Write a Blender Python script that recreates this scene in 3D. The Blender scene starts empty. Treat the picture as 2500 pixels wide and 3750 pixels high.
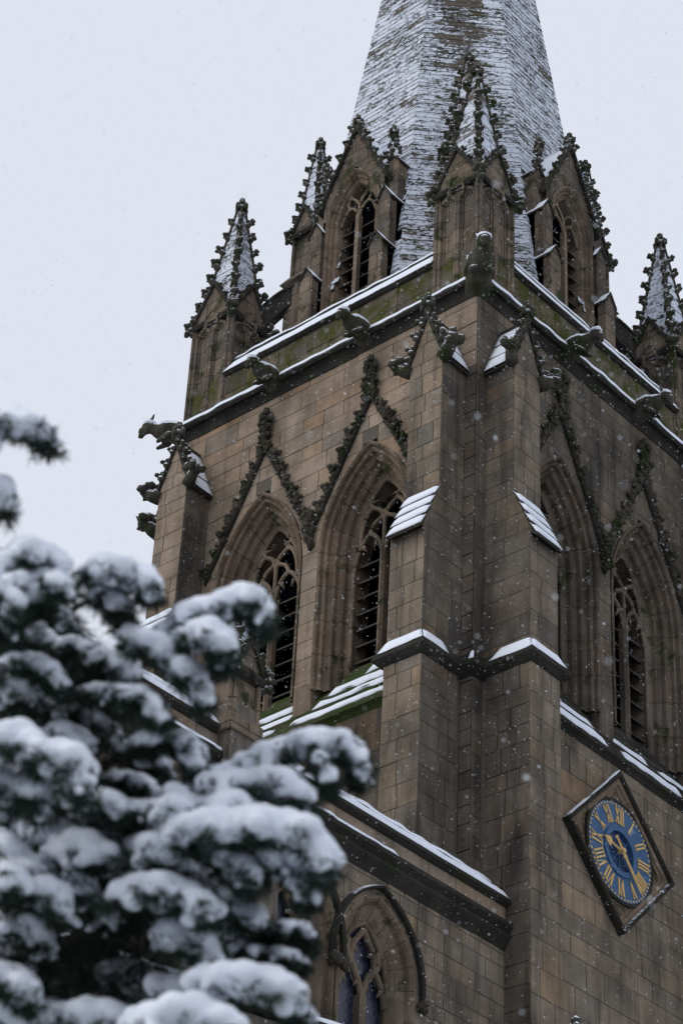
import bpy, bmesh, math, random
from mathutils import Vector, Matrix, noise
R = math.radians
sc = bpy.context.scene
COL = sc.collection
rnd = random.Random(7)

# ------------------------------------------------------------------ camera
CAM = Vector((25.9981, -31.5035, 1.6))
YAW, PITCH, ROLL = R(132.564), R(35.6302), R(3.1456)
FPX = 8765.38                                   # focal length in photo pixels (photo 2500 x 3750)
_f = Vector((math.cos(YAW)*math.cos(PITCH), math.sin(YAW)*math.cos(PITCH), math.sin(PITCH)))
_r0 = Vector((math.sin(YAW), -math.cos(YAW), 0)); _u0 = _r0.cross(_f)
_r = math.cos(ROLL)*_r0 + math.sin(ROLL)*_u0; _u = -math.sin(ROLL)*_r0 + math.cos(ROLL)*_u0
cd = bpy.data.cameras.new('camera'); cam = bpy.data.objects.new('camera', cd); COL.objects.link(cam)
cam.matrix_world = Matrix(((_r.x, _u.x, -_f.x, CAM.x), (_r.y, _u.y, -_f.y, CAM.y), (_r.z, _u.z, -_f.z, CAM.z), (0, 0, 0, 1)))
cd.sensor_fit = 'VERTICAL'; cd.sensor_height = 36; cd.lens = 36*FPX/3750
cd.clip_start = 0.1; cd.clip_end = 3000
cd.dof.use_dof = True; cd.dof.focus_distance = 43.0; cd.dof.aperture_fstop = 4.0
sc.camera = cam

def ray(px, py):
    return _f + _r*((px-1250)/FPX) - _u*((py-1875)/FPX)
def proj(p):
    d = Vector(p)-CAM; z = d.dot(_f)
    return 1250+FPX*d.dot(_r)/z, 1875-FPX*d.dot(_u)/z

# ------------------------------------------------------------------ sky: even snow cloud over a little Nishita
w = bpy.data.worlds.new('World'); sc.world = w; w.use_nodes = True
nt = w.node_tree; nt.nodes.clear()
out = nt.nodes.new('ShaderNodeOutputWorld'); bg = nt.nodes.new('ShaderNodeBackground')
sky = nt.nodes.new('ShaderNodeTexSky'); sky.sky_type = 'NISHITA'; sky.sun_disc = False
sky.sun_elevation = R(38); sky.sun_rotation = R(200); sky.air_density = 1.0; sky.dust_density = 6.0; sky.ozone_density = 1.0
sca = nt.nodes.new('ShaderNodeVectorMath'); sca.operation = 'SCALE'; sca.inputs['Scale'].default_value = 0.1
mx = nt.nodes.new('ShaderNodeMix'); mx.data_type = 'RGBA'; mx.inputs[0].default_value = 0.94
mx.inputs[7].default_value = (0.77, 0.81, 0.905, 1)
nt.links.new(sky.outputs[0], sca.inputs[0]); nt.links.new(sca.outputs[0], mx.inputs[6])
nt.links.new(mx.outputs[2], bg.inputs['Color']); bg.inputs['Strength'].default_value = 1.0
nt.links.new(bg.outputs[0], out.inputs['Surface'])
sd = bpy.data.lights.new('sun', 'SUN'); sd.energy = 0.9; sd.angle = R(40); sd.color = (1, 0.97, 0.93)
sun = bpy.data.objects.new('sun', sd); COL.objects.link(sun)
sun.rotation_euler = Vector((0.45, 0.75, -0.68)).to_track_quat('-Z', 'Y').to_euler()
vs = sc.view_settings; vs.view_transform = 'Standard'; vs.look = 'None'; vs.exposure = 0; vs.gamma = 1; vs.use_curve_mapping = False

# ------------------------------------------------------------------ materials
class NT:
    def __init__(s, name):
        s.m = bpy.data.materials.new(name); s.m.use_nodes = True; s.t = s.m.node_tree
        s.b = s.t.nodes['Principled BSDF']
        s.geo = s.n('ShaderNodeNewGeometry'); s.pos = s.geo.outputs['Position']
    def n(s, t, **k):
        o = s.t.nodes.new(t)
        for a, v in k.items(): setattr(o, a, v)
        return o
    def l(s, a, b): s.t.links.new(a, b)
    def scaled(s, v):
        m = s.n('ShaderNodeMapping'); s.l(s.pos, m.inputs['Vector']); m.inputs['Scale'].default_value = v
        return m.outputs[0]
    def noise(s, scale, detail=4, rough=.55, vec=None, dist=0):
        o = s.n('ShaderNodeTexNoise'); o.inputs['Scale'].default_value = scale; o.inputs['Detail'].default_value = detail
        o.inputs['Roughness'].default_value = rough; o.inputs['Distortion'].default_value = dist
        s.l(vec if vec is not None else s.pos, o.inputs['Vector']); return o.outputs['Fac']
    def ramp(s, fac, stops, interp='LINEAR'):
        o = s.n('ShaderNodeValToRGB'); o.color_ramp.interpolation = interp; e = o.color_ramp.elements
        while len(e) < len(stops): e.new(.5)
        for i, (p, c) in enumerate(stops):
            e[i].position = p; e[i].color = c if len(c) == 4 else (*c, 1)
        s.l(fac, o.inputs[0]); return o.outputs[0]
    def mix(s, fac, a, b, mode='MIX'):
        o = s.n('ShaderNodeMix', data_type='RGBA', blend_type=mode)
        for v, i in ((fac, 0), (a, 6), (b, 7)):
            if isinstance(v, (int, float)): o.inputs[i].default_value = v
            elif isinstance(v, tuple): o.inputs[i].default_value = (*v, 1)
            else: s.l(v, o.inputs[i])
        return o.outputs[2]
    def math(s, op, a, b=0.0):
        o = s.n('ShaderNodeMath', operation=op)
        for v, i in ((a, 0), (b, 1)):
            if isinstance(v, (int, float)): o.inputs[i].default_value = v
            else: s.l(v, o.inputs[i])
        return o.outputs[0]
    def nz(s):
        x = s.n('ShaderNodeSeparateXYZ'); s.l(s.geo.outputs['Normal'], x.inputs[0]); return x.outputs[2]
    def attr(s, name):
        a = s.n('ShaderNodeAttribute', attribute_name=name); return a.outputs['Fac']
    def bump(s, h, strength=.4, dist=.02):
        o = s.n('ShaderNodeBump'); o.inputs['Strength'].default_value = strength; o.inputs['Distance'].default_value = dist
        s.l(h, o.inputs['Height']); s.l(o.outputs[0], s.b.inputs['Normal'])
    def done(s, col, rough=.9, spec=.2):
        if isinstance(col, tuple): s.b.inputs['Base Color'].default_value = (*col, 1)
        else: s.l(col, s.b.inputs['Base Color'])
        s.b.inputs['Roughness'].default_value = rough; s.b.inputs['Specular IOR Level'].default_value = spec
        return s.m
SNOWC = (0.84, 0.88, 0.95)
B3 = lambda v: (v, v, v)
def snow_mask(q, lo, hi, amp=.5, scale=9):
    a = q.math('ADD', q.nz(), q.math('MULTIPLY', q.math('SUBTRACT', q.noise(scale, 3), .5), amp))
    return q.ramp(a, ((lo, B3(0)), (hi, B3(1))))

def stone_mat(name, stops, soot=.75, sootcol=(.035, .031, .027), moss=0.0, snow=(.72, .85), joints=None, mossc=(.05, .062, .02)):
    q = NT(name)
    t = q.attr('tone')
    base = q.ramp(t, stops)
    v = q.noise(1.6, 5, .6)
    base = q.mix(.75, base, q.mix(q.ramp(v, ((.3, B3(0)), (.7, B3(1)))), (.5, .48, .46), (1.3, 1.3, 1.3)), 'MULTIPLY')
    fine = q.noise(26, 4, .7)
    base = q.mix(.5, base, q.mix(fine, (.6, .58, .56), (1.4, 1.38, 1.36)), 'MULTIPLY')
    # weathering: dark vertical run-off streaks and sooty patches
    st = q.noise(1.0, 6, .62, q.scaled((1.5, 1.5, .28)), .3)
    st2 = q.noise(.42, 4, .55)
    m = q.math('MULTIPLY', q.ramp(st, ((.40, B3(0)), (.68, B3(1)))), q.ramp(st2, ((.33, B3(.22)), (.60, B3(1)))))
    base = q.mix(q.math('MULTIPLY', m, soot), base, sootcol)
    s3_ = q.noise(3.2, 5, .6, q.scaled((1.6, 1.6, .12)), .2)
    base = q.mix(q.math('MULTIPLY', q.ramp(s3_, ((.52, B3(0)), (.74, B3(1)))), soot*.75), base, sootcol)
    if joints:
        pm = q.n('ShaderNodeTexBrick'); pm.inputs['Scale'].default_value = 1
        pm.inputs['Brick Width'].default_value = joints[0]; pm.inputs['Row Height'].default_value = joints[1]; pm.inputs['Mortar Size'].default_value = .012
        pm.inputs['Mortar Smooth'].default_value = .3
        tc = q.n('ShaderNodeTexCoord'); sp = q.n('ShaderNodeSeparateXYZ'); q.l(tc.outputs['Object'], sp.inputs[0])
        cb = q.n('ShaderNodeCombineXYZ'); q.l(q.math('ADD', sp.outputs[0], sp.outputs[1]), cb.inputs[0]); q.l(sp.outputs[2], cb.inputs[1])
        q.l(cb.outputs[0], pm.inputs['Vector'])
        pm.inputs['Color1'].default_value = (1.15, 1.08, 1, 1); pm.inputs['Color2'].default_value = (.72, .74, .78, 1); pm.inputs['Mortar'].default_value = (.3, .28, .26, 1)
        base = q.mix(1.0, base, pm.outputs['Color'], 'MULTIPLY')
    if moss:
        mm = q.ramp(q.noise(2.3, 5, .65), ((.62-.32*moss, B3(0)), (.72-.22*moss, B3(1))))
        mcol = q.mix(q.noise(11, 3), mossc, (.018, .03, .012))
        base = q.mix(mm, base, mcol)
    if snow:
        base = q.mix(snow_mask(q, *snow), base, SNOWC)
    q.bump(q.math('ADD', q.math('MULTIPLY', fine, .6), q.noise(7, 5, .6)), .55, .035)
    return q.done(base, .92, .15)
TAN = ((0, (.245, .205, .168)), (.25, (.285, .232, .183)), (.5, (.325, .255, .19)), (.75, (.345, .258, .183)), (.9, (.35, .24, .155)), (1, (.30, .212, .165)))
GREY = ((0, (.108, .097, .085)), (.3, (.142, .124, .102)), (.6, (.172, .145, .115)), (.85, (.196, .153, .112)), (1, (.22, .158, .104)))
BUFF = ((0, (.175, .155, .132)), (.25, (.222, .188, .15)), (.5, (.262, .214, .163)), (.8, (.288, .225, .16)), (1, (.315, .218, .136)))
M = {}
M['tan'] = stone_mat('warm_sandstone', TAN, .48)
M['grey'] = stone_mat('dark_sandstone', GREY, .95, (.03, .027, .024))  # darker base tones for the right face, buttress sides and corner strips
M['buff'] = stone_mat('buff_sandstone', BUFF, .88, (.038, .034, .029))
M['mortar'] = NT('mortar').done((.115, .099, .082), .95)
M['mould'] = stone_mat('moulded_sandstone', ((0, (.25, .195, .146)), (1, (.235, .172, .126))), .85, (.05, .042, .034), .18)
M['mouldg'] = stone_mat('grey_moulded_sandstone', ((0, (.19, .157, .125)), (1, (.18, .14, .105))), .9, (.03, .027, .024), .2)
M['pinn'] = stone_mat('pinnacle_sandstone', ((0, (.205, .170, .136)), (1, (.2, .15, .115))), .75, (.045, .04, .034), .3, joints=(.75, .42), mossc=(.05, .05, .022))
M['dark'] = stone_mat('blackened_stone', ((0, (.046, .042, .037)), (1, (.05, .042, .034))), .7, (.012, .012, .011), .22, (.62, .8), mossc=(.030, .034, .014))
M['crock'] = stone_mat('lichened_carving', ((0, (.088, .08, .066)), (1, (.06, .05, .04))), .6, (.02, .019, .017), .5, (.38, .56), mossc=(.05, .052, .022))
M['crockdry'] = stone_mat('dark_mossy_carving', ((0, (.098, .086, .068)), (1, (.05, .045, .035))), .7, (.022, .021, .018), .46, (.93, 1.0), mossc=(.04, .048, .018))
M['moss'] = stone_mat('mossy_stone', ((0, (.085, .078, .05)), (1, (.08, .07, .05))), .5, (.03, .03, .025), .85, (.9, 1.0), mossc=(.06, .085, .018))
M['parapet'] = stone_mat('lichen_parapet_stone', GREY, .6, moss=.62, mossc=(.105, .095, .02))
M['louvre'] = stone_mat('slate_louvre', ((0, (.085, .075, .065)), (1, (.08, .07, .06))), .6, (.02, .02, .02), .0, None)
M['void'] = NT('dark_interior').done((.004, .004, .006), .9, 0)
q = NT('snow'); n1 = q.noise(9, 4); n2 = q.noise(60, 3)
q.bump(q.math('ADD', n1, q.math('MULTIPLY', n2, .3)), .25, .02); M['snow'] = q.done(q.mix(n1, (.82, .86, .95), (.87, .905, .97)), .8, .2)
q = NT('lead_glass'); g = q.noise(6, 3); vor = q.n('ShaderNodeTexVoronoi', feature='DISTANCE_TO_EDGE'); vor.inputs['Scale'].default_value = 9; q.l(q.pos, vor.inputs['Vector'])
lead = q.ramp(vor.outputs['Distance'], ((.02, B3(0)), (.06, B3(1))))
M['glass'] = q.done(q.mix(lead, (.012, .012, .014), q.mix(g, (.014, .017, .034), (.045, .052, .088))), .32, .5); q.bump(vor.outputs['Distance'], .4, .03)
q = NT('clock_blue'); M['blue'] = q.done(q.mix(q.noise(8, 4), (.022, .075, .18), (.05, .125, .255)), .55, .3)
q = NT('clock_blue_dark'); M['blue2'] = q.done(q.mix(q.noise(8, 4), (.008, .03, .10), (.014, .045, .13)), .55, .3)
q = NT('gilding'); M['gold'] = q.done(q.mix(q.noise(20, 4), (.55, .35, .11), (.78, .54, .21)), .55, .4)
q = NT('yew_needles'); M['needle'] = q.done(q.mix(q.noise(5, 3), (.006, .016, .010), (.018, .036, .020)), .6, .3)
M['bark'] = NT('yew_bark').done((.028, .021, .016), .9)
q = NT('flake'); M['flake'] = q.done((.9, .93, .97), .9, .1)
tl = q.n('ShaderNodeBsdfTranslucent'); tl.inputs[0].default_value = (.95, .97, 1, 1); ms = q.n('ShaderNodeMixShader'); ms.inputs[0].default_value = .5
q.l(q.b.outputs[0], ms.inputs[1]); q.l(tl.outputs[0], ms.inputs[2]); q.l(ms.outputs[0], q.t.nodes['Material Output'].inputs['Surface'])
q = NT('snowy_ground'); M['ground'] = q.done(q.mix(q.ramp(q.noise(.35, 6, .6), ((.42, B3(0)), (.56, B3(1)))), (.05, .06, .025), (.66, .70, .77)), .9, .1)

# spire stone: snow clings in ragged horizontal streaks, thinner on a patch of the near face
q = NT('snowy_spire_stone')
t = q.attr('tone')
base = q.ramp(t, ((0, (.05, .048, .04)), (.5, (.085, .078, .064)), (1, (.12, .10, .08))))
base = q.mix(.6, base, q.mix(q.noise(14, 4, .65), (.5, .48, .45), (1.5, 1.45, 1.4)), 'MULTIPLY')
base = q.mix(q.ramp(q.noise(1.1, 5), ((.52, B3(0)), (.66, B3(.8)))), base, (.055, .06, .025))
s1 = q.noise(11, 4, .7, q.scaled((1, 1, 1.75)), .7)
s2 = q.noise(2.6, 4, .65, q.scaled((1, 1, 2.2)))
s3 = q.noise(.55, 3, .5)
xyz = q.n('ShaderNodeSeparateXYZ'); q.l(q.pos, xyz.inputs[0])
diag = q.math('SUBTRACT', xyz.outputs[0], xyz.outputs[1])             # bare, wind-scoured strip up the south-east face
sid = q.math('ABSOLUTE', q.math('ADD', q.math('ADD', xyz.outputs[0], xyz.outputs[1]), .15))
patch = q.math('MULTIPLY', q.ramp(sid, ((.25, B3(1)), (1.0, B3(0)))), q.math('MULTIPLY', q.ramp(q.math('MULTIPLY', diag, .2), ((.45, B3(0)), (.55, B3(1)))), q.ramp(q.math('MULTIPLY', q.math('SUBTRACT', xyz.outputs[2], 39.5), .2), ((.2, B3(0)), (.75, B3(1))))))
edge = q.attr('ledge')
val = q.math('ADD', q.math('ADD', s1, q.math('MULTIPLY', q.math('SUBTRACT', s2, .5), .55)), q.math('MULTIPLY', q.math('SUBTRACT', s3, .5), .25))
near = q.math('MULTIPLY', q.ramp(sid, ((.3, B3(1)), (1.3, B3(0)))), q.ramp(q.math('MULTIPLY', diag, .2), ((.45, B3(0)), (.55, B3(1)))))
bare = q.math('MULTIPLY', near, q.ramp(t, ((.62, B3(0)), (.66, B3(1)))))
val = q.math('SUBTRACT', val, q.math('ADD', q.math('MULTIPLY', patch, .085), q.math('MULTIPLY', bare, .11)))
val = q.math('SUBTRACT', val, q.math('MULTIPLY', q.ramp(t, ((.90, B3(0)), (.92, B3(1)))), .09))
msk = q.ramp(val, ((.405, B3(0)), (.475, B3(1))))
up = q.ramp(q.nz(), ((-.35, B3(0)), (-.05, B3(1))))
msk = q.math('MULTIPLY', msk, up)
base = q.mix(msk, base, q.mix(s1, (.62, .66, .75), (.76, .80, .88)))
q.bump(q.math('ADD', msk, q.math('MULTIPLY', q.noise(20, 3), .4)), .6, .03)
M['spire'] = q.done(base, .9, .15)
q = None

# ------------------------------------------------------------------ mesh helpers
class MB:
    def __init__(s): s.v = []; s.f = []; s.tone = []
    def add(s, vs, fs, tone=0.0):
        o = len(s.v); s.v += [tuple(p) for p in vs]; s.f += [tuple(i+o for i in f) for f in fs]; s.tone += [tone]*len(fs)
    def hexa(s, b, t, tone=0.0):                       # two rings of n points, bottom and top
        n = len(b); fs = [tuple(range(n-1, -1, -1)), tuple(range(n, 2*n))]
        fs += [(i, (i+1) % n, n+(i+1) % n, n+i) for i in range(n)]
        s.add(list(b)+list(t), fs, tone)
    def box(s, x0, x1, y0, y1, z0, z1, tone=0.0, T=None):
        b = [(x0, y0, z0), (x1, y0, z0), (x1, y1, z0), (x0, y1, z0)]; t = [(x, y, z1) for x, y, _ in b]
        if T: b = [T(*p) for p in b]; t = [T(*p) for p in t]
        s.hexa(b, t, tone)
    def sweep(s, rings, closed_ring=True, closed_path=False, caps=True, tone=0.0):
        n = len(rings[0]); m = len(rings); vs = [p for r_ in rings for p in r_]; fs = []
        for i in range(m if closed_path else m-1):
            for j in range(n if closed_ring else n-1):
                a = i*n+j; b = i*n+(j+1) % n; c = ((i+1) % m)*n+(j+1) % n; d = ((i+1) % m)*n+j
                fs.append((a, b, c, d))
        if caps and closed_ring and not closed_path:
            fs.append(tuple(range(n-1, -1, -1))); fs.append(tuple(range((m-1)*n, m*n)))
        s.add(vs, fs, tone)
    def tube(s, pts, rad, sides=6, tone=0.0, up=None):
        pts = [Vector(p) for p in pts]; rings = []
        rr = rad if isinstance(rad, (list, tuple)) else [rad]*len(pts)
        for i, p in enumerate(pts):
            d = (pts[min(i+1, len(pts)-1)]-pts[max(i-1, 0)]).normalized()
            a = Vector(up) if up else (Vector((0, 0, 1)) if abs(d.z) < .9 else Vector((1, 0, 0)))
            x = d.cross(a).normalized(); y = x.cross(d)
            rings.append([p+x*rr[i]*math.cos(2*math.pi*k/sides+.4)+y*rr[i]*math.sin(2*math.pi*k/sides+.4) for k in range(sides)])
        s.sweep(rings, tone=tone)
    def blob(s, c, r, sub=1, seed=0, amp=.18, sx=(1, 1, 1)):
        vs, fs = ICO[sub]; c = Vector(c)
        o = []
        for p in vs:
            k = 1+amp*noise.noise(Vector(p)*1.7+Vector((seed*3.1, seed*1.7, seed)))
            o.append((c.x+p[0]*r*k*sx[0], c.y+p[1]*r*k*sx[1], c.z+p[2]*r*k*sx[2]))
        s.add(o, fs)
    def mesh(s, name):
        me = bpy.data.meshes.new(name); me.from_pydata(s.v, [], s.f)
        if any(s.tone): 
            a = me.attributes.new('tone', 'FLOAT', 'FACE'); a.data.foreach_set('value', s.tone)
        return me
    def build(s, name, mat, parent=None, smooth=False, fix=False):
        me = s.mesh(name); me.materials.append(M[mat] if isinstance(mat, str) else mat)
        if fix:
            bm = bmesh.new(); bm.from_mesh(me); bmesh.ops.recalc_face_normals(bm, faces=bm.faces); bm.to_mesh(me); bm.free()
        if smooth: me.polygons.foreach_set('use_smooth', [True]*len(me.polygons))
        return link(name, me, parent)
ICO = {}
for k_ in (1, 2, 3):
    bm = bmesh.new(); bmesh.ops.create_icosphere(bm, subdivisions=k_, radius=1)
    bm.verts.ensure_lookup_table(); ICO[k_] = ([tuple(v.co) for v in bm.verts], [tuple(v.index for v in f.verts) for f in bm.faces]); bm.free()

def link(name, me, parent=None):
    o = bpy.data.objects.new(name, me); COL.objects.link(o)
    if parent is not None: o.parent = parent
    return o
def thing(name, label, cat, loc=(0, 0, 0), rz=0, group=None):
    o = bpy.data.objects.new(name, None); COL.objects.link(o); o.location = loc; o.rotation_euler = (0, 0, rz); o.empty_display_size = .3
    return tag(o, label, cat, group)
def tag(o, label, cat, group=None):
    o['label'] = label; o['category'] = cat
    if group: o['group'] = group
    return o
def part(name, parent):
    o = bpy.data.objects.new(name, None); COL.objects.link(o); o.parent = parent; o.empty_display_size = .2; return o
def copy_tree(o, parent=None):
    c = o.copy(); COL.objects.link(c); c.parent = parent
    for ch in list(o.children): copy_tree(ch, c)
    return c

H = 4.0
def T(k):
    c, s_ = (1, 0, -1, 0)[k % 4], (0, 1, 0, -1)[k % 4]
    return lambda u, d, z: Vector((u*c+(H+d)*s_, u*s_-(H+d)*c, z))

def pillow(p00, p10, p11, p01, th, mb, seed=0, nx=None, ny=5, ragged=.25, lift=(0, 0, 1)):
    """snow lying on a quad: rounded, slightly uneven slab. p00-p10 is the long front edge"""
    p00, p10, p11, p01 = map(Vector, (p00, p10, p11, p01)); L = (p10-p00).length; W = (p01-p00).length
    nx = nx or max(4, int(L/.11)); lift = Vector(lift); vs = []; rr = random.Random(seed)
    for side in (0, 1):
        for i in range(nx+1):
            for j in range(ny+1):
                a = i/nx; b = j/ny
                wob = ragged*th*(1.0 if j in (0,) else .4)*noise.noise(Vector((a*L*3.1+seed*7, b*2, seed*1.3)))*2
                p = p00.lerp(p10, a).lerp(p01.lerp(p11, a), b)
                e = min(min(a, 1-a)*L, (1-b)*W)/(th*1.2)
                hgt = th*min(1, max(0, e))**.5*(.72 if j == 0 else 1)*(min(1, max(.02, 1.25+2.6*noise.noise(Vector((a*L*1.1+seed*5, b*W*3.1+seed, 4.2))))) if ragged >= 1 else 1)*(1+.35*noise.noise(Vector((a*L*2+seed, b*W*4, seed*.7))))
                if j == 0: p = p+(p00-p01).normalized()*wob
                vs.append(p+lift*(hgt if side else -.004))
    n = (nx+1)*(ny+1); fs = []
    g = lambda s_, i, j: s_*n+i*(ny+1)+j
    for i in range(nx):
        for j in range(ny):
            fs.append((g(1, i, j), g(1, i+1, j), g(1, i+1, j+1), g(1, i, j+1)))
    for i in range(nx):
        fs.append((g(0, i, 0), g(0, i+1, 0), g(1, i+1, 0), g(1, i, 0))); fs.append((g(0, i+1, ny), g(0, i, ny), g(1, i, ny), g(1, i+1, ny)))
    for j in range(ny):
        fs.append((g(0, 0, j+1), g(0, 0, j), g(1, 0, j), g(1, 0, j+1))); fs.append((g(0, nx, j), g(0, nx, j+1), g(1, nx, j+1), g(1, nx, j)))
    mb.add(vs, fs)
def snow(quads, parent, seed=1, th=.05, **k):
    for i, q_ in enumerate(quads):
        mb = MB(); pillow(*q_, th, mb, seed+i*1.37, **k); mb.build('snow', 'snow', parent, smooth=True, fix=True)

# ------------------------------------------------------------------ ashlar: every stone is a block with its own joints
STONES = {}
def stone(key, parent, mat, pts, nrm, rr, proud=.008, joint=.0035):
    pts = [Vector(p) for p in pts]; nrm = Vector(nrm).normalized()
    c = sum(pts, Vector())/4
    if (pts[1]-pts[0]).cross(pts[3]-pts[0]).dot(nrm) < 0: pts = pts[::-1]
    sx, sy = [], []
    ins = []
    for i, p in enumerate(pts):
        a = (pts[(i+1) % 4]-p); b = (pts[(i-1) % 4]-p)
        la, lb = max(a.length, 1e-4), max(b.length, 1e-4)
        ins.append((a/la, b/lb, la, lb))
    if min(min(i[2], i[3]) for i in ins) < .03: return
    pr = proud*(.5+rr.random()); tilt = [rr.uniform(-.003, .003) for _ in range(4)]
    b_ = []; t_ = []
    for p, (a, b, la, lb), tl in zip(pts, ins, tilt):
        k1 = min(joint, la*.3); k2 = min(joint, lb*.3)
        b_.append(p+a*k1+b*k2-nrm*.03)
        e1 = min(joint+.007, la*.35); e2 = min(joint+.007, lb*.35)
        t_.append(p+a*e1+b*e2+nrm*(pr+tl))
    tone = min(.999, max(.001, rr.gauss(.5, .19)))
    xs = [proj(p) for p in pts]
    ar = abs(sum(xs[i][0]*xs[(i+1) % 4][1]-xs[(i+1) % 4][0]*xs[i][1] for i in range(4)))/2
    cx, cy = proj(c)
    if nrm.dot(CAM-c) <= 0: ar = 0
    elif not (0 < cx < 2500 and 0 < cy < 3750): ar = min(ar, 1)
    STONES.setdefault(key, []).append((ar, parent, mat, b_, t_, tone))
def courses(key, parent, mat, S, nrm, region, z0, z1, ch, bl, seed, proud=.008):
    """S(a, z) -> world point; region(z) -> list of (aL, aR)"""
    rr = random.Random(seed); z = z0
    hs = []
    while z < z1-.05:
        h_ = ch*rr.uniform(.76, 1.26)
        if z1-(z+h_) < ch*.45: h_ = z1-z
        hs.append((z, min(z1, z+h_))); z += h_
    for a, b in hs:
        lo, hi = region(a+.001), region(b-.001)
        if len(lo) != len(hi):
            if len(lo) > len(hi): hi = [(l, r_) if not hi else (max(l, hi[0][0]), min(r_, hi[-1][1])) for l, r_ in lo]
            else: lo = [(max(l, lo[0][0]), min(r_, lo[-1][1])) for l, r_ in hi]
            # a course that straddles the arch apex: split at the apex line
        for (l0, r0), (l1, r1) in zip(lo, hi):
            wd = max(r0-l0, r1-l1)
            if wd < .06: continue
            cuts = [0.0]; p = rr.uniform(.45, 1.0)*bl
            while p < wd-bl*.4: cuts.append(p/wd); p += bl*rr.uniform(.5, 1.7)
            cuts.append(1.0)
            # inner joints stay upright: use the mid-width for the cuts
            L = (l0+l1)/2; Rr = (r0+r1)/2
            us = [L+(Rr-L)*c for c in cuts]
            for i in range(len(us)-1):
                A0 = l0 if i == 0 else us[i]; A1 = l1 if i == 0 else us[i]
                B0 = r0 if i == len(us)-2 else us[i+1]; B1 = r1 if i == len(us)-2 else us[i+1]
                if B0-A0 < .02 and B1-A1 < .02: continue
                B0 = max(B0, A0+.01); B1 = max(B1, A1+.01)
                stone(key, parent, mat, (S(A0, a), S(B0, a), S(B1, b), S(A1, b)), nrm, rr, proud)
def slab_wall(mb, S, S2, region, z0, z1, step=.12):
    """backing wall that leaves the window openings free"""
    z = z0
    while z < z1-1e-6:
        b = min(z1, z+step); lo, hi = region(z+.001), region(b-.001)
        if len(lo) == len(hi):
            for (l0, r0), (l1, r1) in zip(lo, hi):
                if max(r0-l0, r1-l1) < .01: continue
                mb.hexa([S(l0, z), S(r0, z), S2(r0, z), S2(l0, z)], [S(l1, b), S(r1, b), S2(r1, b), S2(l1, b)])
        else:
            for l0, r0 in (lo if len(lo) > len(hi) else hi):
                mb.hexa([S(l0, z), S(r0, z), S2(r0, z), S2(l0, z)], [S(l0, b), S(r0, b), S2(r0, b), S2(l0, b)])
        z = b
def flush_stones(limit=300):
    for key, lst in STONES.items():
        lst.sort(key=lambda s_: -s_[0]); rest = {}
        for i, (ar, parent, mat, b_, t_, tone) in enumerate(lst):
            if i < limit and ar > 0:
                mb = MB(); c = sum(b_, Vector())/4
                mb.hexa([p-c for p in b_], [p-c for p in t_], tone)
                o = mb.build('stone', mat, parent); o.location = c
            else: rest.setdefault(mat, []).append((b_, t_, tone))
        root = key
        mb = MB(); mats = list(rest); idx = []
        for k_, m_ in enumerate(mats):
            for b_, t_, tone in rest[m_]:
                n0 = len(mb.f); mb.hexa(b_, t_, tone); idx += [k_]*(len(mb.f)-n0)
        if mb.f:
            o = mb.build('remaining_stones', mats[0], root); o['kind'] = 'stuff'
            for m_ in mats[1:]: o.data.materials.append(M[m_])
            o.data.polygons.foreach_set('material_index', idx)

# ------------------------------------------------------------------ carving
def crocket_mesh(name, mat, seed, leafy=False):
    rr = random.Random(seed); mb = MB()
    # stands on z=0, leans and curls to +x: stalk, then a knob of three or four lobes
    mb.tube([(-.06, 0, -.05), (.03, 0, .0), (.09, 0, .05)], [.075, .068, .055], 7)
    mb.blob((.11, 0, .075), .078, 1, seed, .3)
    for k in range(5):
        a = k/5*2*math.pi+rr.uniform(-.4, .4)
        mb.blob((.115+.05*math.cos(a*1.7+1), .062*math.cos(a), .085+.058*math.sin(a)), rr.uniform(.05, .064), 1, seed+k, .45, (1.15, .8, 1))
    if leafy:
        for k in range(6):
            mb.blob((rr.uniform(-.02, .1), rr.uniform(-.09, .09), rr.uniform(-.06, .14)), rr.uniform(.035, .06), 1, seed+k*3, .35, (1, 1, .8))
    me = mb.mesh(name); me.materials.append(M[mat]); me.polygons.foreach_set('use_smooth', [True]*len(me.polygons)); return me
CROCK = [crocket_mesh('crocket', 'crock', 3), crocket_mesh('crocket', 'crock', 9)]
LEAF = [crocket_mesh('crocket', 'crockdry', 21, True), crocket_mesh('crocket', 'crockdry', 33, True), crocket_mesh('crocket', 'crockdry', 35, True)]
cr_rng = random.Random(5)
def crocket(parent, p, outdir, scale=1.0, leafy=False, up=(0, 0, 1), name='crocket'):
    x = Vector(outdir).normalized(); z = Vector(up); y = z.cross(x).normalized(); z = x.cross(y)
    o = link(name, cr_rng.choice(LEAF if leafy else CROCK), parent)
    k = scale*cr_rng.uniform(.88, 1.14)
    m = Matrix((x, y, z)).transposed().to_4x4(); m = m @ Matrix.Rotation(cr_rng.uniform(-.25, .25), 4, 'X')
    o.matrix_local = Matrix.Translation(Vector(p)) @ m @ Matrix.Diagonal((k, k, k, 1)); return o
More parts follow.
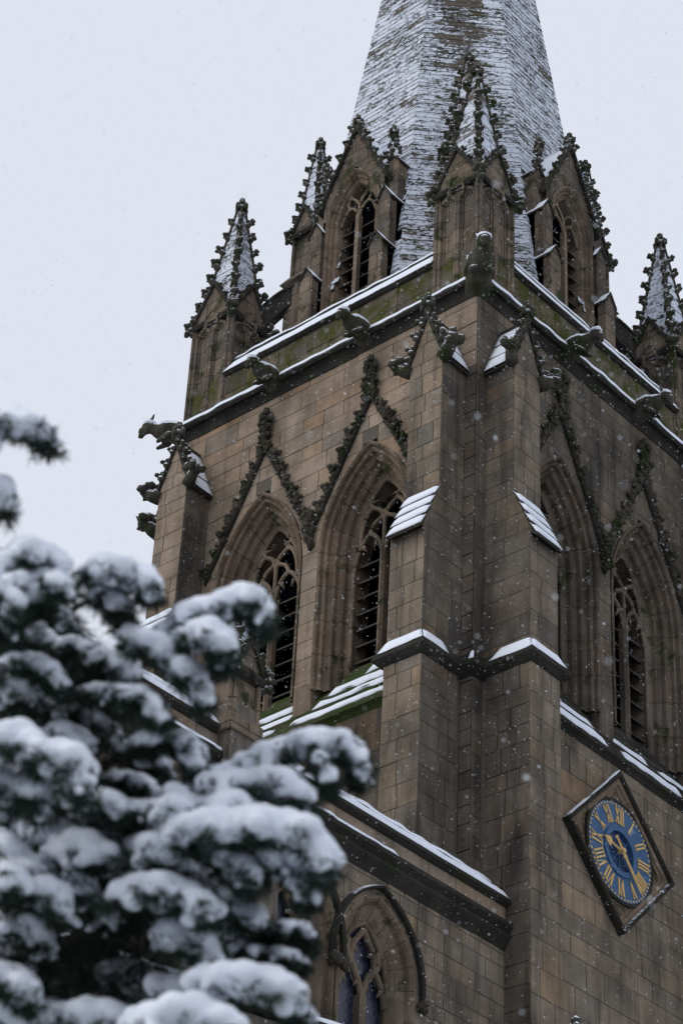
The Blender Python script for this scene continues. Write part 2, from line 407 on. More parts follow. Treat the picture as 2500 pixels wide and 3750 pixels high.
def finial_mesh(name, mat, seed):
    mb = MB(); rr = random.Random(seed)
    mb.tube([(0, 0, 0), (0, 0, .12), (0, 0, .34)], [.07, .06, .05], 8)
    for a in range(4):
        for s_ in (0, 1):
            an = a*math.pi/2
            mb.blob((.11*math.cos(an), .11*math.sin(an), .18+.05*s_), .06, 1, seed+a+s_, .3)
    for a in range(4):
        an = a*math.pi/2+.78; mb.blob((.06*math.cos(an), .06*math.sin(an), .33), .055, 1, seed+a, .3)
    mb.blob((0, 0, .40), .075, 1, seed, .15, (1, 1, 1.25))
    me = mb.mesh(name); me.materials.append(M[mat]); me.polygons.foreach_set('use_smooth', [True]*len(me.polygons)); return me
FIN = finial_mesh('finial', 'crock', 4); FIND = finial_mesh('finial', 'crockdry', 8)
def finial(parent, p, s_=1.0, dry=False):
    o = link('finial', FIND if dry else FIN, parent); o.location = p; o.scale = (s_, s_, s_); return o

def arch(wd, zs, rad, zb, s_, n=14, jn=1):
    """pointed arch outline, offset s_ inwards: list of (u, z) from the left foot over the apex to the right foot"""
    c = rad-wd; r_ = rad-s_; a1 = math.acos(min(1, c/r_)) if c > 0 else math.pi/2
    left = [(-(wd-s_), zb+(zs-zb)*i/jn) for i in range(jn)]
    for i in range(n+1):
        ph = math.pi-(math.pi-(math.pi-a1))*i/n
        left.append((c+r_*math.cos(ph), zs+r_*math.sin(ph)))
    left[-1] = (0.0, left[-1][1])
    return left+[(-u, z) for u, z in left[-2::-1]]
def half_width(wd, zs, rad, z):
    if z <= zs: return wd
    c = rad-wd; h2 = rad*rad-(z-zs)**2
    return max(0, math.sqrt(h2)-c) if h2 > 0 else 0

def arch_frame(parent, T_, uc, d0, wd, zs, rad, zb, profile, mat, seg=(5, 5), rr=None, name='voussoir', base_tone=.001):
    """moulded jambs and arch, cut into single stones"""
    jn, an = 8, 20
    cols = [arch(wd, zs, rad, zb, s_, an, jn) for s_, _ in profile]
    npt = len(cols[0]); rr = rr or random.Random(1)
    step = 2
    i = 0
    while i < npt-1:
        j = min(npt-1, i+(step if (i < jn or i >= npt-1-jn) else seg[0]))
        mid = (npt-1)//2
        if i < mid < j: j = mid
        rings = []
        for k in range(i, j+1):
            ring = []
            for (s_, d), col in zip(profile, cols):
                u, z = col[k]
                if k in (i, j) and 0 < k < npt-1:
                    kk = k+1 if k == i else k-1; u2, z2 = col[kk]; L = math.hypot(u2-u, z2-z) or 1
                    u += (u2-u)/L*.006; z += (z2-z)/L*.006
                ring.append(T_(uc+u, d0+d, z))
            rings.append(ring)
        mb = MB(); mb.sweep(rings, closed_ring=False, tone=max(.001, min(1, rr.random())))
        mb.build(name, mat, parent)
        i = j
def bars(mb, T_, uc, d, curves, r_=.05, sides=6):
    for c in curves:
        pts = smooth_line(c)
        mb.tube([T_(uc+u, d, z) for u, z in pts], r_, sides)
def cusps(mb, T_, uc, d, lst):
    for a, b in lst: mb.tube([T_(uc+a[0], d, a[1]), T_(uc+(a[0]+b[0])/2, d-.005, (a[1]+b[1])/2), T_(uc+b[0], d-.01, b[1])], [.05, .028, .008], 5)
def smooth_line(c, n=6):
    if len(c) == 2: return c
    o = []
    for i in range(len(c)-1):
        p0 = c[max(0, i-1)]; p1 = c[i]; p2 = c[i+1]; p3 = c[min(len(c)-1, i+2)]
        for k in range(n):
            t_ = k/n
            o.append(tuple(.5*((2*p1[j])+(-p0[j]+p2[j])*t_+(2*p0[j]-5*p1[j]+4*p2[j]-p3[j])*t_*t_+(-p0[j]+3*p1[j]-3*p2[j]+p3[j])*t_**3) for j in range(len(p1))))
    return o+[c[-1]]

# ------------------------------------------------------------------ ground
mb = MB(); n_ = 24
mb.add([(math.cos(2*math.pi*i/n_)*900, math.sin(2*math.pi*i/n_)*900, 0) for i in range(n_)], [tuple(range(n_))])
o = mb.build('ground', 'ground'); o['kind'] = 'structure'

# ================================================================== church tower
tower = thing('church_tower', 'square brown sandstone church tower with paired buttresses and belfry windows', 'church tower')
WU, WW, WZS, WR, WZB = 1.40, 1.19, 27.60, 2.59, 24.55       # belfry windows
def belfry_region(z):
    e = 4.0 if z > 30.4 else 2.93
    hw = half_width(WW, WZS, WR, z)
    if hw <= .02: return [(-e, e)]
    return [(-e, -WU-hw), (-WU+hw, WU-hw), (WU+hw, e)]
PROFILE = ((0, .03), (.035, .055), (.07, .02), (.075, -.06), (.12, -.045), (.155, -.075), (.16, -.16), (.2, -.2), (.245, -.17), (.275, -.2), (.28, -.3), (.33, -.33), (.37, -.30), (.395, -.34), (.40, -.44), (.45, -.47), (.48, -.50), (.485, -.95))
BUTT = ((-3.73, -2.93), (2.93, 3.73))

core = MB(); core.box(-3.0, 3.0, -3.0, 3.0, 0, 33.2); core.build('core', 'void', tower)
for k in (0, 1, 2, 3):
    Tk = T(k); n = Tk(0, 1, 0)-Tk(0, 0, 0); e = Tk(1, 0, 0)-Tk(0, 0, 0)
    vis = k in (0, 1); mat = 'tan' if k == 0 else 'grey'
    mb = MB()
    full = lambda z: [(-4.0, 4.0)] if k in (0, 2) else [(-3.7, 3.7)]
    reg = (lambda z: [((-4.0 if k == 0 else -3.65), -WU-half_width(WW, WZS, WR, z)), (-WU+half_width(WW, WZS, WR, z), WU-half_width(WW, WZS, WR, z)), (WU+half_width(WW, WZS, WR, z), (4.0 if k == 0 else 3.65))] if half_width(WW, WZS, WR, z) > .02 else [((-4.0 if k == 0 else -3.65), (4.0 if k == 0 else 3.65))]) if vis else (lambda z: [(-3.65, 3.65)])
    slab_wall(mb, lambda a, z: Tk(a, -.002, z), lambda a, z: Tk(a, -.36, z), reg, 23.9, 32.3)
    mb.box(-3.66, 3.66, -.9, .098, 0, 23.6, T=Tk)                                    # thicker lower stage
    for s_ in (-1, 1):                                                               # corner strips beside the buttresses
        mb.box(min(s_*3.6, s_*3.998), max(s_*3.6, s_*3.998), -.3, -.002 if k in (0, 2) else -.004, 0, 32.3, T=Tk)
    wall = mb.build('wall', 'mortar', tower)
    if vis:
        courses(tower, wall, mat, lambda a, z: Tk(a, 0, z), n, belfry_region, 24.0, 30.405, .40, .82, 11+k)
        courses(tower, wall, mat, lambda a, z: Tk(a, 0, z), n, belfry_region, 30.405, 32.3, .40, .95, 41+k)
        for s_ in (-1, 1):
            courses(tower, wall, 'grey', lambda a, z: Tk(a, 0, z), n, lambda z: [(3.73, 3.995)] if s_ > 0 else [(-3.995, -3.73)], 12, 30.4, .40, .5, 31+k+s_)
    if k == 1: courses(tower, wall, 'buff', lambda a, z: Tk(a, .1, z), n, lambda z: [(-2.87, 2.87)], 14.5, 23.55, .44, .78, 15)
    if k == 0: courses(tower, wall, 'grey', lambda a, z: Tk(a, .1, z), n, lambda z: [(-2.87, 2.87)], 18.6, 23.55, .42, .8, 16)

# ---- buttresses: three stages with weatherings, gableted tops
PUP, PMID, PLOW = .68, 1.05, 1.07
def zprof(z):
    return PLOW if z < 23.75 else PMID if z < 26.17 else (1.13+(PUP-1.13)*(z-26.17)/(27.27-26.17) if z < 27.27 else PUP)
for k in range(4):
    Tk = T(k); n = Tk(0, 1, 0)-Tk(0, 0, 0); e = Tk(1, 0, 0)-Tk(0, 0, 0)
    for ui, (u0, u1) in enumerate(BUTT):
        vis = k in (0, 1) or (k == 3 and ui == 1) or (k == 2 and ui == 0)
        mb = MB()
        prof = [(-.3, 0), (PLOW-.002, 0), (PLOW-.002, 23.6), (PMID-.002, 23.6), (PMID-.002, 26.17), (PUP-.002, 27.25), (PUP-.002, 30.35), (-.3, 30.35)]
        mb.sweep([[Tk(u0+.002, d, z) for d, z in prof], [Tk(u1-.002, d, z) for d, z in prof]])
        uc = (u0+u1)/2
        mb.sweep([[Tk(u0+.01, d, 30.35), Tk(u1-.01, d, 30.35), Tk(uc, d, 31.42)] for d in (-.05, PUP-.004)])
        b = mb.build('buttress', 'mortar', tower)
        # front stones
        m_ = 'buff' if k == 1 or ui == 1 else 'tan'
        if k in (0, 1):
            courses(tower, b, m_, lambda a, z: Tk(a, PUP, z), n, lambda z: [(u0, u1)], 27.3, 30.35, .39, .42, 50+k*7+ui)
            courses(tower, b, m_, lambda a, z: Tk(a, PUP, z), n, lambda z: [(u0+.40*(z-30.35)/1.07, u1-.40*(z-30.35)/1.07)], 30.35, 31.35, .36, .42, 51+k*7+ui)
            courses(tower, b, m_, lambda a, z: Tk(a, PMID, z), n, lambda z: [(u0, u1)], 23.75, 26.15, .40, .42, 52+k*7+ui)
            courses(tower, b, m_, lambda a, z: Tk(a, PLOW, z), n, lambda z: [(u0-.03, u1+.02)], 14.4, 23.5, .42, .42, 53+k*7+ui)
            # the side that faces the viewer
            us, sg = (u1, 1) if k == 0 else (u0, -1)
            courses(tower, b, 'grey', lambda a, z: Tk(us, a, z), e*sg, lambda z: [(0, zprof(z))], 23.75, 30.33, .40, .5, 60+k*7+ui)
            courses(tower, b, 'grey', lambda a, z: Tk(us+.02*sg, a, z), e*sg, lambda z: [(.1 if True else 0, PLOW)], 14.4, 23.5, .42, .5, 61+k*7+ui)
        if not vis: continue
        # weathering of four overlapping slabs with snow on each
        wt = MB(); qs = []
        dz = (27.27-26.13)/4; dd = (1.17-PUP)/4
        for i in range(4):
            zt = 27.27-i*dz; zb = zt-dz-.03; dt = PUP+i*dd; db = dt+dd+.035
            ov = .02 if i == 3 else 0
            wt.sweep([[Tk(u, dt-.03, zt-.0), Tk(u, dt-.01, zt), Tk(u, db+ov, zb+.05-ov), Tk(u, db-.01+ov, zb-.01-ov), Tk(u, dt-.09, zt-.12)] for u in (u0+.004, u1-.004)])
            qs.append((Tk(u0-.01, db-.012, zb+.068), Tk(u1+.01, db-.012, zb+.068), Tk(u1+.01, dt+.005, zt+.005), Tk(u0-.01, dt+.005, zt+.005)))
        wo = wt.build('weathering', 'dark', tower, fix=True)
        snow(qs, wo, 3+k*5+ui, .035, lift=tuple((n*.6+Vector((0, 0, 1))*.8)), ragged=.5)
        # gablet with coping, snow-laden roof courses, crockets
        gb = MB()
        for s_ in (-1, 1):
            ue = u1+.06 if s_ > 0 else u0-.06
            gb.sweep([[Tk(uc, d, 31.40), Tk(ue, d, 30.26), Tk(ue+.05*s_, d, 30.33), Tk(uc, d, 31.56)] for d in (PUP-.10, PUP+.05)])
            for i in range(3):                                                       # roof slabs stepping down
                a0, a1 = i/3, (i+1)/3+.03
                p = lambda t_, o_: (uc+(ue-uc)*t_+o_*s_*.5, 31.47+(30.28-31.47)*t_+o_*.2)
                gb.sweep([[Tk(p(a0, 0)[0], d, p(a0, 0)[1]), Tk(p(a1, 0)[0], d, p(a1, 0)[1]-.03), Tk(p(a1, .05)[0], d, p(a1, .05)[1]), Tk(p(a0, .02)[0], d, p(a0, .02)[1]+.01)] for d in (-.03, PUP-.1)])
        gb.sweep([[Tk(uc-.05, d, 31.42), Tk(uc+.05, d, 31.42), Tk(uc, d, 31.6)] for d in (-.03, PUP-.1)])
        go = gb.build('buttress_gablet', 'dark', tower, fix=True)
        qs = []
        for s_ in (-1, 1):
            ue = u1+.07 if s_ > 0 else u0-.07
            for i in range(3):
                a0, a1 = i/3+.05, (i+1)/3+.02
                qq = [Tk(uc+(ue-uc)*a1+.04*s_, d, 31.50+(30.30-31.50)*a1+.02) for d in (.05, PUP-.13)]
                qt = [Tk(uc+(ue-uc)*a0+.03*s_, d, 31.50+(30.30-31.50)*a0+.02) for d in (.05, PUP-.13)]
                qs.append((qq[0], qq[1], qt[1], qt[0]))
        snow(qs, go, 9+k+ui, .035, lift=tuple(Vector((0, 0, 1))*.9), ragged=.5)
        for s_ in (-1, 1):
            ue = u1+.1 if s_ > 0 else u0-.1
            for i in range(4):
                t_ = .2+.24*i
                crocket(go, Tk(uc+(ue-uc)*t_, PUP+.02, 31.53+(30.33-31.53)*t_), e*s_+Vector((0, 0, .35)), .78+.1*i, name='crocket')
            crocket(go, Tk(ue, PUP+.02, 30.35), e*s_*.9+n*.4, 1.9)
        finial(go, Tk(uc, PUP+.01, 31.5), 1.15)

# ---- belfry windows with gabled, crocketed hoods
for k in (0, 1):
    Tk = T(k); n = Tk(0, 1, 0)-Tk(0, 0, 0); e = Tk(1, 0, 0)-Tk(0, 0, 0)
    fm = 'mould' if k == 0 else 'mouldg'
    for s0 in (-1, 1):
        uc = WU*s0; rr = random.Random(70+k*3+s0)
        win = part('belfry_window', tower)
        arch_frame(win, Tk, uc, 0, WW, WZS, WR, WZB, PROFILE, fm, (5, 5), rr)
        wi = WW-.485
        dk = MB(); oc = arch(WW, WZS, WR, WZB, .47, 14)
        dk.add([Tk(uc+u, -.97, z) for u, z in oc], [tuple(range(len(oc)))]); dk.build('dark_opening', 'void', win)
        tr = MB(); d_ = -.52
        cur = [[(-wi, 27.35), (-.60, 27.72), (-.36, 27.98), (-.13, 27.78), (-.015, 27.42)], [(wi, 27.35), (.60, 27.72), (.36, 27.98), (.13, 27.78), (.015, 27.42)],
               [(0, 27.4), (0, 27.85), (0, 28.25)],
               [(-.36, 27.98), (-.26, 28.18), (-.06, 28.3), (0, 28.42)], [(.36, 27.98), (.26, 28.18), (.06, 28.3), (0, 28.42)],
               [(0, 28.2), (-.10, 28.45), (-.30, 28.60), (-.36, 28.78), (-.20, 29.02), (0, 29.16)], [(0, 28.2), (.10, 28.45), (.30, 28.60), (.36, 28.78), (.20, 29.02), (0, 29.16)],
               [(-.3, 28.6), (-.42, 28.5), (-.55, 28.2), (-.6, 27.8)], [(.3, 28.6), (.42, 28.5), (.55, 28.2), (.6, 27.8)],
               [(-.33, 28.72), (-.16, 28.74), (-.12, 28.62)], [(.33, 28.72), (.16, 28.74), (.12, 28.62)],
               [(-.52, 27.75), (-.42, 27.62), (-.46, 27.5)], [(-.18, 27.78), (-.26, 27.62), (-.22, 27.5)],
               [(.52, 27.75), (.42, 27.62), (.46, 27.5)], [(.18, 27.78), (.26, 27.62), (.22, 27.5)]]
        bars(tr, Tk, uc, d_, cur[:9], .048); cusps(tr, Tk, uc, d_, [(c[0], c[1]) for c in cur[9:]])
        bars(tr, Tk, uc, d_, [[(u, z) for u, z in arch(WW, WZS, WR, 25.1, .465, 10)]], .05)
        tr.build('tracery', fm, win, smooth=True)
        mu = MB(); mu.sweep([[Tk(uc-.055, d_-.1, z), Tk(uc-.06, d_+.02, z), Tk(uc-.02, d_+.08, z), Tk(uc+.02, d_+.08, z), Tk(uc+.06, d_+.02, z), Tk(uc+.055, d_-.1, z)] for z in (24.9, 27.6)])
        mu.build('mullion', fm, win)
        for i in range(7):
            z = 25.2+i*.36; lv = MB()
            lv.sweep([[Tk(uc+u, d_-.07, z), Tk(uc+u, d_-.07, z+.035), Tk(uc+u, d_-.40, z+.25), Tk(uc+u, d_-.40, z+.215)] for u in (-wi-.02, wi+.02)])
            lv.build('louvre', 'louvre', win, fix=True)
        # gabled hood: proud moulding, foliage running along it
        hd = MB(); ap, ft, hw = 30.87, 28.15, 1.40
        for s_ in (-1, 1):
            hd.sweep([[Tk(uc+s_*x*1.0, d, z) for x, z, d in ((hw*t_-.0, ap-(ap-ft)*t_-.10, .004), (hw*t_, ap-(ap-ft)*t_-.08, .07), (hw*t_, ap-(ap-ft)*t_+.02, .10), (hw*t_, ap-(ap-ft)*t_+.09, .004))] for t_ in (0, 1)])
        ho = hd.build('hood_gable', 'dark', tower, fix=True)
        for s_ in (-1, 1):
            dirv = e*s_*.8+Vector((0, 0, .45))+n*.35
            for i in range(15):
                t_ = .05+i*.066
                if t_ > .99: break
                crocket(ho, Tk(uc+s_*hw*t_+rr.uniform(-.03, .03), .05, ap-(ap-ft)*t_+.05+rr.uniform(-.03, .03)), dirv+Vector((rr.uniform(-.3, .3), rr.uniform(-.3, .3), rr.uniform(-.2, .3))), .62 if i % 2 else .98, True)
        for i in range(7):
            crocket(ho, Tk(uc+rr.uniform(-.07, .07), .06, ap+.12+i*.1), n*.6+e*(1 if i % 2 else -1)*.7, 1.0-.05*i, True)
        finial(ho, Tk(uc, .1, ap+.45), 1.15, True)
    # foliage knot where the two gables meet
    kn = MB(); kn.tube([Tk(0, .02, 28.3), Tk(0, .1, 28.1), Tk(0, .04, 27.75)], [.08, .1, .03], 7); ko = kn.build('hood_corbel', 'dark', tower)
    for i in range(9): crocket(ko, Tk(cr_rng.uniform(-.1, .1), .07, 28.45-i*.075), n*.7+e*cr_rng.uniform(-.8, .8), 1.0-.05*i, True)
    # sloping sill of stepped courses, moss at its lip, snow drifted against the buttress
    sl = MB(); steps = [(-.60, 25.12), (-.30, 24.62), (-.09, 24.26), (.06, 24.0), (.20, 23.68)]
    qs = []
    for i in range(4):
        (da, za), (db, zb) = steps[i], steps[i+1]
        sl.sweep([[Tk(u, da-.25, za-.02), Tk(u, da, za), Tk(u, db+.02, zb+.03), Tk(u, db+.02, zb-.04), Tk(u, da-.25, zb-.12)] for u in (-2.93, 2.93)])
    sl.sweep([[Tk(u, -.2, 23.7), Tk(u, .235, 23.70), Tk(u, .235, 23.62), Tk(u, .16, 23.57), Tk(u, .09, 23.48), Tk(u, -.2, 23.48)] for u in (-2.93, 2.93)])
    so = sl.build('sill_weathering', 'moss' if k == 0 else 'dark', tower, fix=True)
    ups = tuple(n*.45+Vector((0, 0, 1))*.9)
    def band(i, ua, ub, f0, f1):
        (da, za), (db, zb) = steps[i], steps[i+1]; g = lambda t_: (da+(db+.02-da)*t_+.006, za+(zb+.03-za)*t_+.006)
        (d0, z0), (d1, z1) = g(f0), g(f1)
        return (Tk(ua, d1, z1), Tk(ub, d1, z1), Tk(ub, d0, z0), Tk(ua, d0, z0))
    if k == 0: spans = [(1, .55, 2.9, .25, .97), (2, .35, 2.9, .12, .97), (3, -.1, 2.9, .3, .8), (1, -2.3, -.25, .35, .95), (2, -2.4, -.2, .12, .95), (3, -2.4, -.5, .35, .7), (0, 1.3, 2.9, .6, .97)]
    else: spans = [(2, -2.9, -.55, .12, .97), (3, -2.9, -.3, .2, .95), (1, -2.9, -1.3, .3, .95), (2, .1, 1.2, .2, .95), (3, .25, 2.1, .25, .9), (2, 1.6, 2.6, .5, .95)]
    snow([band(*a) for a in spans], so, 21+k, .04, ragged=1.3, ny=7, lift=ups)
    # pier between the windows runs down over the sill
    pr = MB(); pr.sweep([[Tk(-.22, -.5, z), Tk(-.22, -.01, z), Tk(-.12, .05, z), Tk(.12, .05, z), Tk(.22, -.01, z), Tk(.22, -.5, z)] for z in (23.95, 24.7)], tone=.001)
    pr.build('pier_foot', fm, tower)
    pr = MB()
    for s_ in (-1, 1):
        pr.sweep([[Tk(s_*2.60, -.5, z), Tk(s_*2.60, .0, z), Tk(s_*2.93, .0, z), Tk(s_*2.93, -.5, z)] for z in (23.95, 24.7)], tone=.001)
    pr.build('jamb_foot', fm, tower, fix=True)

# ---- string course that wraps each corner with its two buttresses
def plan_sweep(mb, path, prof, closed=False):
    P_ = [Vector((p[0], p[1], 0)) for p in path]; rings = []; m = len(P_)
    for i, p in enumerate(P_):
        a = (p-P_[i-1]).normalized() if (i > 0 or closed) else None
        b = (P_[(i+1) % m]-p).normalized() if (i < m-1 or closed) else None
        a = a or b; b = b or a
        na = Vector((a.y, -a.x, 0)); nb = Vector((b.y, -b.x, 0)); mt = (na+nb); mt = mt/(1+na.dot(nb))
        rings.append([p+mt*o_+Vector((0, 0, z)) for o_, z in prof])
    mb.sweep(rings, closed_path=closed)
def rot(p, k):
    for _ in range(k % 4): p = (-p[1], p[0])
    return p
corner = [(2.86, -4.05), (2.86, -5.07), (3.75, -5.07), (3.75, -4.03), (4.03, -4.03), (4.03, -3.75), (5.07, -3.75), (5.07, -2.86), (4.05, -2.86)]
for k in range(4):
    mb = MB(); plan_sweep(mb, [rot(p, k) for p in corner], [(-.04, 23.98), (.12, 23.70), (.135, 23.62), (.06, 23.53), (-.02, 23.46), (-.05, 23.46)])
    so = mb.build('string_course', 'dark', tower, fix=True)
    if k == 0:
        g = lambda x, y, z: Vector((x, y, z))
        zt, zb = 23.99, 23.735
        snow([(g(2.84, -5.19, zb), g(3.86, -5.19, zb), g(3.72, -5.06, zt), g(2.92, -5.06, zt)), (g(3.87, -5.18, zb), g(3.87, -4.48, zb), g(3.75, -4.5, zt), g(3.74, -5.05, zt)),
              (g(4.02, -4.14, zb), g(4.13, -4.13, zb), g(4.06, -4.03, zt-.05), g(4.0, -4.05, zt-.05)),
              (g(4.25, -3.86, zb), g(5.19, -3.86, zb), g(5.05, -3.74, zt), g(4.4, -3.75, zt)), (g(5.19, -3.86, zb), g(5.19, -2.86, zb), g(5.06, -2.92, zt), g(5.06, -3.72, zt))], so, 4, .04, ragged=.6)

# ---- cornice, parapet and coping
sq = lambda h_: [(-h_, -h_), (h_, -h_), (h_, h_), (-h_, h_)]
mb = MB(); plan_sweep(mb, sq(4.0), [(-.2, 32.56), (-.02, 32.55), (.22, 32.44), (.24, 32.38), (.20, 32.33), (.12, 32.36), (.06, 32.24), (.03, 32.12), (-.2, 32.10)], True)
cornice = mb.build('cornice', 'dark', tower, fix=True)
mb = MB(); plan_sweep(mb, sq(3.945), [(0, 32.5), (.0, 33.55), (-.35, 33.55), (-.35, 32.5)], True)
mb.tone = [.35]*len(mb.f); par = mb.build('parapet', 'parapet', tower, fix=True)
for k in (0, 1):
    Tk = T(k); n = Tk(0, 1, 0)-Tk(0, 0, 0)
    courses(tower, par, 'parapet', lambda a, z: Tk(a, -.055, z), n, lambda z: [(-2.82, 2.82)], 32.55, 33.52, .5, .9, 90+k, .012)
mb = MB(); cpr = [(.075, 33.57), (.08, 33.53), (.03, 33.48), (-.42, 33.46), (-.46, 34.0), (-.30, 34.12), (-.19, 34.06), (-.17, 33.96)]
for k in range(4):
    Tk = T(k); mb.sweep([[Tk(u, d-.02, z) for d, z in cpr] for u in (-2.86, 2.86)])
cop = mb.build('coping', 'dark', tower, fix=True)
qs = []; q2 = []
for k in range(4):
    Tk = T(k); up = Vector((0, 0, 1))
    if k in (0, 1): gsp = ((-4.2, -1.32), (-1.12, 1.12), (1.32, 4.2))
    else: gsp = ((-4.2, 4.2),)
    for a, b in gsp: q2.append((Tk(a, .225, 32.455), Tk(b, .225, 32.455), Tk(b, .03, 32.545), Tk(a, .03, 32.545)))
    qs.append((Tk(-2.85, .06, 33.56), Tk(2.85, .06, 33.56), Tk(2.85, -.18, 33.93), Tk(-2.85, -.18, 33.93)))
    qs.append((Tk(-2.85, -.205, 34.07), Tk(2.85, -.205, 34.07), Tk(2.85, -.36, 34.10), Tk(-2.85, -.36, 34.10)))
snow(qs, cop, 2, .06, ragged=.35); snow(q2, cornice, 5, .085, ragged=.35)

# ================================================================== corner pinnacles
def make_pinnacle(name, label, group, loc, hw, z0, ze, zg, zt, size=1.0, ncr=8, panels=True, ball=False):
    t = thing(name, label, 'pinnacle', (loc[0], loc[1], z0), 0, group)
    he, hg, ht = ze-z0, zg-z0, zt-z0
    mb = MB()
    rc = .075*hw/.57
    mb.box(-hw+rc, hw-rc, -hw+rc, hw-rc, -.1, he)
    for x_, y_ in ((-1, -1), (1, -1), (1, 1), (-1, 1)):
        a_, b_ = sorted((x_*hw, x_*(hw-.13*hw/.57))); c_, d_ = sorted((y_*hw, y_*(hw-.13*hw/.57))); mb.box(a_, b_, c_, d_, -.1, he)
    mb.box(-hw-.05, hw+.05, -hw-.05, hw+.05, -.1, .16)
    sh = mb.build('shaft', 'pinn', t)
    mb = MB()
    for k in range(4):
        c_, s_ = (1, 0, -1, 0)[k], (0, 1, 0, -1)[k]
        L = lambda u, d, z: Vector((u*c_+(hw+d)*s_, u*s_-(hw+d)*c_, z))
        # corner rolls, blind lancets and gablet
        for u in (-hw+.05, hw-.05): mb.tube([L(u, .0, .1), L(u, .0, he+.02)], .05*size, 6)
        if panels:
            pw = (hw-.1)/2
            for uc in (-pw, pw):
                pts = [(uc+a, z) for a, z in arch(pw-.03, he-.45*hw/.57, (pw-.03)*1.6, .25, 0, 8)]
                mb.tube([L(u, -.035, z) for u, z in pts], .05*size, 6)
                pts = [(uc+a, z) for a, z in arch(pw-.03, he-.45*hw/.57, (pw-.03)*1.6, .25, .075, 8)]
                mb.tube([L(u, -.06, z) for u, z in pts], .022*size, 5)
            mb.tube([L(u, .01, z) for u, z in arch(pw*.8, he+.02, pw*1.2, he-.2, 0, 8)], .045*size, 5)
        mb.sweep([[L(-hw-.02, d, he-.02), L(hw+.02, d, he-.02), L(0, d, hg)] for d in (-.3, .02)])
    mo = mb.build('blind_tracery', 'pinn', t, fix=True)
    gb = MB()
    for k in range(4):
        c_, s_ = (1, 0, -1, 0)[k], (0, 1, 0, -1)[k]
        L = lambda u, d, z: Vector((u*c_+(hw+d)*s_, u*s_-(hw+d)*c_, z))
        for sg in (-1, 1):
            gb.sweep([[L(0, d, hg-.05), L(sg*(hw+.06), d, he-.12), L(sg*(hw+.1), d, he-.05), L(0, d, hg+.1)] for d in (-.35, .07)])
    go = gb.build('gablet', 'dark', t, fix=True)
    for k in range(4):
        c_, s_ = (1, 0, -1, 0)[k], (0, 1, 0, -1)[k]
        L = lambda u, d, z: Vector((u*c_+(hw+d)*s_, u*s_-(hw+d)*c_, z))
        for sg in (-1, 1):
            for i in range(3):
                tt = .2+.32*i
                crocket(go, L(sg*hw*tt, .03, hg+.03-(hg-he)*tt), L(sg, -hw, .55)+L(0, .25, 0)-L(0, 0, 0)*1.0, (.62+.05*i)*size)
        dg = L(hw, 0, 0); dg = Vector((dg.x, dg.y, 0)).normalized()
        crocket(go, dg*(hw*1.40)+Vector((0, 0, he-.02)), dg+Vector((0, 0, -.1)), 1.25*size)
        crocket(go, dg*(hw*1.36)+Vector((0, 0, he-.16)), dg+Vector((0, 0, -.35)), .9*size)
    sp = MB(); b0 = hw*.90; tp = .06
    nn = 9
    for i in range(nn):
        f0, f1 = i/nn, (i+1)/nn; z0_, z1_ = he-.05+(ht-.35-he)*f0, he-.05+(ht-.35-he)*f1
        r0 = b0+(tp-b0)*f0+.012; r1 = b0+(tp-b0)*f1
        sp.hexa([(x*r0, y*r0, z0_) for x, y in ((-1, -1), (1, -1), (1, 1), (-1, 1))], [(x*r1, y*r1, z1_) for x, y in ((-1, -1), (1, -1), (1, 1), (-1, 1))], (i*37 % 10)/10+.01)
    so = sp.build('spirelet', 'spire', t)
    ar = MB()
    for x, y in ((-1, -1), (1, -1), (1, 1), (-1, 1)):
        ar.tube([(x*(b0+.01), y*(b0+.01), he-.05), (x*tp, y*tp, ht-.3)], [.05*size, .03*size], 6)
    ar.build('arris_roll', 'crock', so)
    for x, y in ((-1, -1), (1, -1), (1, 1), (-1, 1)):
        for i in range(ncr):
            f_ = .02+.93*i/(ncr-.4); r_ = b0+(tp-b0)*f_
            crocket(so, (x*r_, y*r_, he+(ht-.35-he)*f_), Vector((x, y, .45)), (1.2-.34*f_)*size)
    finial(t, (0, 0, ht-.52*size), 1.15*size)
    return t
PC, PH = 3.41, .57
make_pinnacle('corner_pinnacle', 'large crocketed corner pinnacle in front of the spire, nearest the viewer', 'corner pinnacles of the tower', (PC, -PC), PH, 32.5, 35.35, 36.38, 39.35)
make_pinnacle('corner_pinnacle', 'crocketed corner pinnacle standing against the sky at the left end of the parapet', 'corner pinnacles of the tower', (-PC, -PC), PH, 32.5, 35.35, 36.38, 39.35)
make_pinnacle('corner_pinnacle', 'crocketed corner pinnacle cut by the right edge of the picture', 'corner pinnacles of the tower', (PC, PC), PH, 32.5, 35.35, 36.38, 39.35)
QC = 2.21
for lab, sx, sy in (('slim crocketed pinnacle rising just behind the nearest corner pinnacle', 1, -1), ('slim crocketed pinnacle left of the left spire window, against the sky', -1, -1), ('slim crocketed pinnacle right of the right spire window, against the sky', 1, 1)):
    make_pinnacle('spire_pinnacle', lab, 'slim pinnacles round the foot of the spire', (sx*QC, sy*QC), .34, 33.0, 38.3, 39.05, 41.5, .85, 7, False)
